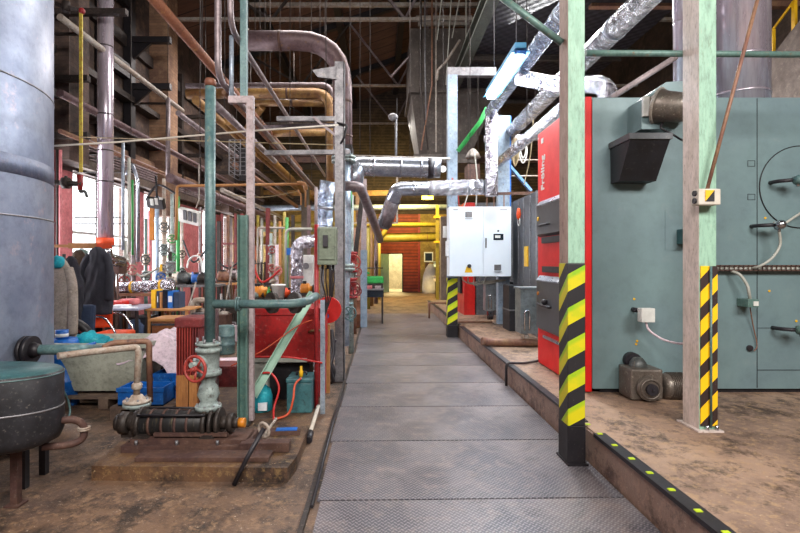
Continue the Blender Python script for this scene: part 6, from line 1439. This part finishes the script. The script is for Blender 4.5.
valve_tree('pinkish riser just left of the tall teal pipe', 200, 12.8, 2.9, 'pipe_pink', (1.6, 1.1), 'red_paint')
valve_tree('dark riser between the binders and the steel workbench', 170, 9.6, 1.7, 'cast_dark', (1.1, 1.4), 'steel_grey')
motor('dark motor on the left of the steel workbench front', 205, 285, 10.55, .3, .1, 'cast_dark')
motor('silver pump at the left end of the orange machinery bench', 256.5, 300, 8.75, .22, .07, 'valve_white')
motor('coral pump at the right end of the orange machinery bench', 292, 300, 9.15, .26, .08, 'coral')
for i, (a, b_, c_, Y, m_, lb) in enumerate((((218, 262), (229, 268), (243, 258), 13, 'rubber', 'black cable drooping over the far workbench'), ((183, 240), (193, 262), (206, 250), 11.5, 'rubber', 'black cable drooping across the coral pier'), ((252, 262), (262, 282), (280, 270), 9.6, 'red_hose', 'red hose drooping over the orange machinery'), ((127, 255), (140, 276), (158, 268), 9.9, 'pvc', 'white cable sagging between the risers'), ((146, 200), (158, 185), (176, 194), 9.8, 'rubber', 'dark cable sagging over the black floodlight'))):
    solo('cable', lb, 'cable', MB().tube(smooth_path([P(*a, Y), P(*b_, Y), P(*c_, Y)]), .022, 8), m_)
for i, (px, py, Y, w_, h_, m_, lb) in enumerate(((186, 315, 8.9, .4, .3, 'steel_dark', 'dark steel case on the floor behind the cupboard'), (203, 318, 9.0, .3, .26, 'coral', 'pinkish case on the floor left of the teal pipe'), (229, 318, 9.4, .4, .3, 'sheet', 'pale case on the floor between teal pipe and green post'), (149, 352, 6.2, .4, .2, 'steel_dark', 'dark crate on the floor behind the pinkish sheet'))):
    t = thing('case', lb, 'case', (X_(px, Y), Y, 0)); x = X_(px, Y); build('case_body', MB().box(x-w_/2, x+w_/2, Y, Y+.3, 0, h_, bev=.015), m_, t); build('handle', MB().tube([(x-.08, Y+.15, h_), (x-.08, Y+.15, h_+.05), (x+.08, Y+.15, h_+.05), (x+.08, Y+.15, h_)], .012, 8, .02), 'steel_grey', t)

for i, (px, Y, w_, h_, m_, lb) in enumerate(((188, 7.9, .3, .5, 'wood_brown', 'brown crate standing behind the maroon housing'), (199, 8.4, .22, .62, 'steel_grey', 'grey upright locker box left of the teal pipe'), (221, 9.2, .2, .5, 'rust_steel', 'rusty box right of the teal pipe'), (232, 10.4, .3, .55, 'cast_dark', 'dark box between teal pipe and green post'), (246, 11.8, .2, .6, 'wood_light', 'orange-brown box behind the green post'))):
    t = thing('parts_box', lb, 'box', (X_(px, Y), Y, 0)); x = X_(px, Y)
    build('box_body', MB().box(x-w_/2, x+w_/2, Y, Y+.35, 0, h_, bev=.01), m_, t); build('lid', MB().box(x-w_/2-.01, x+w_/2+.01, Y-.01, Y+.36, h_, h_+.025), m_, t)
    build('scrap_heap', MB().sphere((x, Y+.17, h_+.03), w_*.42, (1, .9, .6), 18, nz=.7, ns=4), ['white_cloth', 'motor_steel', 'pipe_white', 'valve_rust', 'steel_grey'][i], t)
for i, (px, py0, px2, py2, Y, m_, lb) in enumerate(((178, 300, 196, 282, 9.2, 'pipe_white', 'thin pale rod leaning left on the steel workbench'), (203, 320, 212, 262, 9.6, 'pipe_pink', 'thin pink rod leaning just left of the teal pipe'), (220, 330, 233, 262, 10.0, 'pipe_white', 'thin pale rod leaning beside the far workbench'), (237, 325, 228, 258, 10.6, 'rust_steel', 'rusty rod leaning before the far workbench'))):
    a = P(px, py0, Y); a.z = 0.01
    solo('leaning_rod', lb, 'rod', MB().tube([a, P(px2, py2, Y+.3)], .016, 8), m_)

# wrapped elbow duct
pipe('wrapped silver elbow duct rising from the bench and bending right', [P(297, 318, 8.2), P(297, 250, 8.2), P(300, 243, 8.2), P(318, 240, 8.2)], .105, 'foil_fine', .28, bands=((0, .25), (0, .6)), flm='coral', name='elbow_duct', cat='duct')
t = thing('duct_stand', 'dark stand under the wrapped silver elbow duct', 'stand', (X_(297, 8.2), 8.2, 0)); build('column', MB().cyl((X_(297, 8.2), 8.2, 0), (X_(297, 8.2), 8.2, Z_(318, 8.2)), .06, seg=16), 'steel_dark', t); build('foot', MB().cyl((X_(297, 8.2), 8.2, 0), (X_(297, 8.2), 8.2, .03), .2, seg=24), 'steel_dark', t)
t = thing('wall_sign', 'small blue sign left of the wrapped elbow duct', 'sign', P(289, 255, 11)); build('sign_plate', MB().box(X_(286.5, 11), X_(291, 11), 11, 11.02, Z_(255, 11), Z_(248, 11)), 'bright_blue', t); build('sign_post', MB().box(X_(288.5, 11)-.015, X_(288.5, 11)+.015, 11.02, 11.04, 0, Z_(249, 11)), 'steel_grey', t)
t = thing('white_machine', 'white panel machine with round dial right of the elbow duct', 'machine', (X_(306, 9.4), 9.4, 0))
build('machine_body', MB().box(X_(302, 9.4), X_(313, 9.4), 9.4, 9.7, .0, Z_(255, 9.4), bev=.01), 'white_plastic', t); build('dial', MB().cyl((X_(306, 9.4), 9.4, Z_(266, 9.4)), (X_(306, 9.4), 9.37, Z_(266, 9.4)), .06, seg=24), 'steel_grey', t)
motor('orange-yellow pump right of the elbow duct', 307, 296, 7.6, .2, .08, 'amber')
t = thing('pump_stand', 'low rusty stand carrying the orange-yellow pump', 'stand', (X_(306, 7.6), 7.6, 0)); build('stand_frame', MB().box(X_(301, 7.6), X_(312, 7.6), 7.5, 7.72, 0, Z_(296, 7.6), bev=.01), 'rust_steel', t)
# right of the column: valves, strut, blue-pink post
def gate(label, px, py, Y, r, m_, wm):
    c = P(px, py, Y); t = thing('gate_valve', label, 'valve', c)
    build('valve_body', MB().lathe([(r*.7, -r*2), (r*1.3, -r*1.95), (r*1.3, -r*1.6), (r*.8, -r*1.4), (r*1.15, 0), (r*.8, r*1.4), (r*1.3, r*1.6), (r*1.3, r*1.95), (r*.7, r*2)], c, seg=20), m_, t)
    build('handwheel', wheel_mb(c+V((.05, -r*2.6, 0)), (.2, -1, 0), r*1.3, r*.15), wm, t)
    build('stem', MB().cyl(c, c+V((.05, -r*2.6, 0)), r*.2, seg=8), 'steel_grey', t)
c0 = [(350, 262, 8.2), (351, 286, 8.2)]
gate('upper red gate valve right of the grey column', 351, 262, 8.2, .085, 'red_paint', 'red_wheel')
gate('lower red gate valve right of the grey column', 351, 288, 8.2, .085, 'red_paint', 'maroon')
solo('riser_pipe', 'pale upright pipe carrying the two red gate valves', 'pipe', MB().cyl((X_(351, 8.2), 8.2, 0), (X_(351, 8.2), 8.2, 2.6), .045, seg=14), 'valve_white')
gate('teal-grey flange valve low at the walkway edge right of the grey column', 347, 312, 7.3, .07, 'pipe_teal', 'pipe_teal')
solo('diagonal_strut', 'long dark grey strut leaning from the walkway edge up to the right', 'strut', MB().bar(P(348, 318, 9.2), P(362, 198, 9.6), .11, .08), 'steel_dark')
t = thing('steel_post', 'upright post painted pink above and blue below at the workbench', 'post', (X_(364, 11.4), 11.4, 0))
build('upper_shaft', MB().box(X_(361, 11.4), X_(366.5, 11.4), 11.4, 11.52, Z_(250, 11.4), 3.4), 'post_pink', t)
build('lower_shaft', MB().box(X_(360.5, 11.4), X_(367, 11.4), 11.39, 11.53, 0, Z_(250, 11.4)), 'col_blue', t, 'blue painted lower half')
# workbench with green machine
Yw = 12.0
t = thing('workbench', 'black thin-legged workbench beside the walkway with drawer front', 'table', (X_(372, Yw), Yw, 0))
x0, x1, zt = X_(358.5, Yw), X_(384, Yw), Z_(289, Yw)
build('table_top', MB().box(x0, x1, Yw, Yw+.9, zt-.03, zt), 'steel_grey', t)
build('apron', MB().box(x0+.02, x1-.01, Yw+.02, Yw+.88, zt-.2, zt-.03), 'display', t, 'dark blue-black apron')
for xx in (x0+.04, x1-.04):
    for yy in (Yw+.04, Yw+.86): build('leg', MB().box(xx-.02, xx+.02, yy-.02, yy+.02, .0, zt-.2), 'steel_black', t)
t = thing('bench_machine', 'bright green bench machine on the thin-legged workbench', 'machine', (X_(374, Yw+.4), Yw+.3, zt))
x = X_(374, Yw+.3)
build('bed', MB().box(x-.2, x+.22, Yw+.2, Yw+.5, zt, zt+.12, bev=.01), 'steel_dark', t)
build('cover', MB().box(x-.18, x+.24, Yw+.22, Yw+.48, zt+.12, zt+.3, bev=.04), 'green_light', t, 'bright green cover')
build('side_handle', MB().tube([(x-.2, Yw+.3, zt+.15), (x-.24, Yw+.25, zt+.3), (x-.22, Yw+.22, zt+.42), (x-.12, Yw+.25, zt+.36)], .025, 8, .04), 'green_light', t)
build('top_rods', MB().cyl((x-.4, Yw+.35, zt+.5), (x+.22, Yw+.35, zt+.5), .015, seg=8).cyl((x+.05, Yw+.35, zt+.28), (x+.05, Yw+.35, zt+.62), .015, seg=8).cyl((x+.05, Yw+.35, zt+.55), (x+.05, Yw+.35, zt+.68), .035, seg=10), 'steel_dark', t)
for i, (px, m_, lb) in enumerate(((369, 'coral', 'pink box on the front of the workbench top'), (378, 'post_pink', 'pale small box on the right of the workbench top'))):
    solo('parts_box', lb, 'box', MB().box(X_(px-3, Yw), X_(px+3, Yw), Yw+.03, Yw+.17, zt, zt+.07, bev=.006), m_)
# stuff behind / left of the bench
valve_tree('brown riser with valves between strut and workbench', 355, 10.4, 2.2, 'pipe_rust', (.9, 1.3), 'maroon')
for i, (px, Y, top, m_, lb) in enumerate(((368, 16, 2.6, 'yellow_pipe', 'yellow upright pipe behind the green machine'), (371.5, 17, 2.8, 'pipe_ochre', 'ochre upright pipe behind the green machine'), (376, 18, 2.6, 'pipe_brown_clad', 'brown upright pipe left of the shutter'), (379, 20, 2.6, 'yellow_pipe', 'pale yellow upright pipe left of the shutter edge'))):
    solo('riser_pipe', lb, 'pipe', MB().cyl((X_(px, Y), Y, 0), (X_(px, Y), Y, top), .07, seg=12), m_)
t = thing('barrel', 'brown barrel on the floor beyond the diagonal strut', 'barrel', (X_(356, 11), 11.2, 0))
build('barrel_body', MB().lathe([(.22, 0), (.24, .02), (.24, .3), (.25, .31), (.24, .32), (.24, .62), (.25, .63), (.24, .64), (.24, .85), (.22, .86), (0, .86)], (X_(355, 11.4), 11.6, 0), seg=24), 'pipe_orange', t)
# far end
pipe('pale blue level pipe above the shutter on the far wall', [(XL, 21, Z_(208, 21)), (4.5, 21, Z_(207, 21))], .12, 'pale_galv')
pipe('thin brown level pipe below the pale blue far pipe', [(XL, 21.5, Z_(224, 21.5)), (4.5, 21.5, Z_(225, 21.5))], .1, 'yellow_pipe')
pipe('thick yellow pipe spanning above the shutter door', [(XL, 22, Z_(241, 22)), P(383, 238, 22), (4, 22, Z_(236, 22))], .2, 'yellow_pipe', bands=((0, .7), (1, .5)), flm='pipe_ochre')
hang(pipe('yellow bent riser meeting the thick yellow pipe', [P(380, 238, 21.6), P(387, 228, 21.6), P(392, 215, 21.6), P(392, 190, 21.6)], .1, 'yellow_pipe'), P(392, 192, 21.6))
t = thing('pipe_gantry', 'yellow lit pipe gantry post with arms right of the shutter', 'gantry', (X_(437.5, 20), 20, 0))
build('gantry_post', MB().box(X_(436, 20), X_(439, 20), 20, 20.12, 0, Z_(205, 20)), 'yellow_pipe', t)
for py in (216, 241): build('gantry_arm', MB().box(X_(434, 20), X_(447, 20), 19.95, 20.07, Z_(py+2, 20), Z_(py, 20)), 'yellow', t)
build('brace', MB().bar(P(440, 216, 19.98), P(444, 240, 19.98), .06, .06), 'yellow', t)
for i, (px, Y, m_, lb) in enumerate(((441, 18.5, 'concrete_dark', 'brown square pier left of the near lime-striped column'), )):
    solo('pier', lb, 'pier', MB().box(X_(px, Y), X_(px+6, Y), Y, Y+.4, 0, 3.2), m_)
t = thing('notice_board', 'dark notice board with pale frame on the yellow-lit far wall', 'board', P(429, 262, YF-.05)); x0, x1, z0, z1 = X_(424, YF), X_(433, YF), Z_(262, YF), Z_(252, YF)
build('frame', MB().box(x0, x1, YF-.05, YF, z0, z1), 'paper', t); build('panel', MB().box(x0+.05, x1-.05, YF-.07, YF-.05, z0+.06, z1-.06), 'display', t)
solo('fuse_box', 'small brown box below the notice board', 'box', MB().box(X_(425, YF), X_(429, YF), YF-.12, YF, Z_(268, YF), Z_(262, YF)), 'rust_steel')
solo('covered_heap', 'pale covered heap standing against the yellow-lit far wall', 'heap', MB().lathe([(.42, 0), (.42, .3), (.38, .8), (.25, 1.2), (.1, 1.4), (0, 1.42)], (X_(431, 24.2), 24.3, 0), seg=20), 'white_cloth')
valve_tree('dark valve riser right of the covered heap', 437, 21, 2.0, 'cast_dark', (.8, 1.4), 'maroon', .08)
t = thing('sodium_lamp', 'yellow glowing lamp under the crossing duct', 'lamp', P(427, 198, 15))
build('lamp_housing', MB().box(X_(421, 15), X_(434, 15), 14.9, 15.1, Z_(195, 15), Z_(193, 15)), 'steel_dark', t)
build('tube', MB().cyl((X_(422, 15), 15, Z_(197.5, 15)), (X_(433, 15), 15, Z_(197.5, 15)), .06, seg=12), 'sodium_glow', t)
build('hanger', MB().cyl((X_(427, 15), 15, Z_(193, 15)), (X_(427, 15), 15, 9.8), .012, seg=6), 'steel_grey', t)
t = thing('hanging_rack', 'thin rusty rectangular frame hanging behind the crossing duct', 'frame', P(380, 222, 13))
build('frame_bars', MB().bar(P(347, 174, 13), P(398, 174, 13), .04, .04).bar(P(397, 174, 13), P(397, 223, 13), .05, .05).bar(P(347, 223, 13), P(398, 223, 13), .04, .04), 'pipe_white', t)
build('hanger', MB().cyl(P(397, 174, 13), P(397, 98, 13), .01, seg=6), 'steel_grey', t)
for i, (x, Y, m_, lb) in enumerate(((-3.0, 20, 'hopper_steel', 'far dark column left of the shutter area'), (-.9, 21.5, 'pipe_brown_clad', 'far brown column just left of the shutter'))):
    solo('pier', lb, 'pier', MB().box(x-.15, x+.15, Y, Y+.3, 0, 5), m_)
for i, (Y, z, lb) in enumerate(((22.5, 4.6, 'rusty crossbeam high before the far wall'), (23.2, 5.9, 'dark crossbeam above the rusty one before the far wall'), (18.5, 5.3, 'brown crossbeam in the middle of the hall'))):
    beam(lb, (XL, Y, z), (6, Y, z), .14, .24, ['pipe_ochre', 'steel_dark', 'rust_steel'][i])
t = thing('partition', 'brown panelled partition in the far left corner under the pipe rack', 'partition', (-3.2, 23.2, 0))
build('panel', MB().box(-5.45, -1.0, 23.2, 23.3, 0, 3.9), 'far_wall', t); build('cross_rail', MB().box(-5.45, -1.0, 23.14, 23.2, 2.9, 3.05), 'boxgreen', t)

# ================================================================== LIGHT
w = bpy.data.worlds.new('World'); S.world = w; w.use_nodes = True
bg = w.node_tree.nodes['Background']; bg.inputs[0].default_value = (.93, .96, 1, 1); bg.inputs[1].default_value = 2.6
def area(name, loc, tgt, sx, sy, e, col=(1, 1, 1), spread=PI):
    l = bpy.data.lights.new(name, 'AREA'); l.shape = 'RECTANGLE'; l.size = sx; l.size_y = sy; l.energy = e; l.color = col; l.spread = spread
    o = bpy.data.objects.new(name, l); C.objects.link(o); o.location = loc
    o.rotation_euler = (V(tgt)-V(loc)).to_track_quat('-Z', 'Y').to_euler(); return o
area('window_daylight', (XL-.75, 15.5, 2.4), (0, 15.5, 2.2), 24, 4.2, 2300, (1, .96, 1))
area('hall_fill', (3.8, -1.8, 5.2), (3.2, 5.2, .4), 3.4, 1.6, 380, (1, .97, .92))  # from behind right, as the sensor shadows fall; doubles as fill
area('hall_fill', (-1.0, -1.6, 5.2), (-1.8, 5, .4), 3.0, 1.6, 330, (1, .93, .88))  # added fill behind the camera, no fixture there
area('hall_fill', (-.2, 8.5, 7.0), (-.6, 8.5, 0), 1.2, 4, 220, (1, .95, .92))  # added overhead fill for the aisle
area('hall_fill', (-2.6, 13.5, 6.9), (-2.6, 13.5, 0), 1.2, 4, 260, (1, .92, .88))  # added fill for the left middle distance
area('hall_fill', (.5, 14.5, 5.4), (.3, 14.5, 0), .8, 3, 130, (1, .95, .85))  # added fill deeper in the hall, where light falls off
area('tube_light', (1.69, 6.8, 3.98), (1.7, 6.6, 0), .15, 1.6, 110, (.85, .95, 1))
area('sodium_light', (1.2, 19.4, 4.8), (1.2, 23.4, 0), 1.5, 1.0, 520, (1, .76, .25))
area('back_room_light', (1.0, YF+1.6, 2.9), (1, YF+1.6, 0), 1, 1, 260, (1, .85, .4))
area('deck_lamp', (3.3, 9.0, 5.5), (2.2, 8.2, 0), 1.0, 2, 420, (1, 1, 1))

# ================================================================== CAMERA
cam = bpy.data.cameras.new('Camera'); co = bpy.data.objects.new('Camera', cam); C.objects.link(co)
co.location = (0, 0, 1.5); co.rotation_euler = (PI/2, 0, 0)
cam.sensor_width = 36; cam.lens = 22.5; cam.shift_x = 20/800; cam.shift_y = -4.5/800; cam.clip_start = .05
S.camera = co
S.view_settings.view_transform = 'Standard'; S.view_settings.look = 'None'; S.view_settings.gamma = 1
S.view_settings.use_curve_mapping = False; S.view_settings.exposure = .56
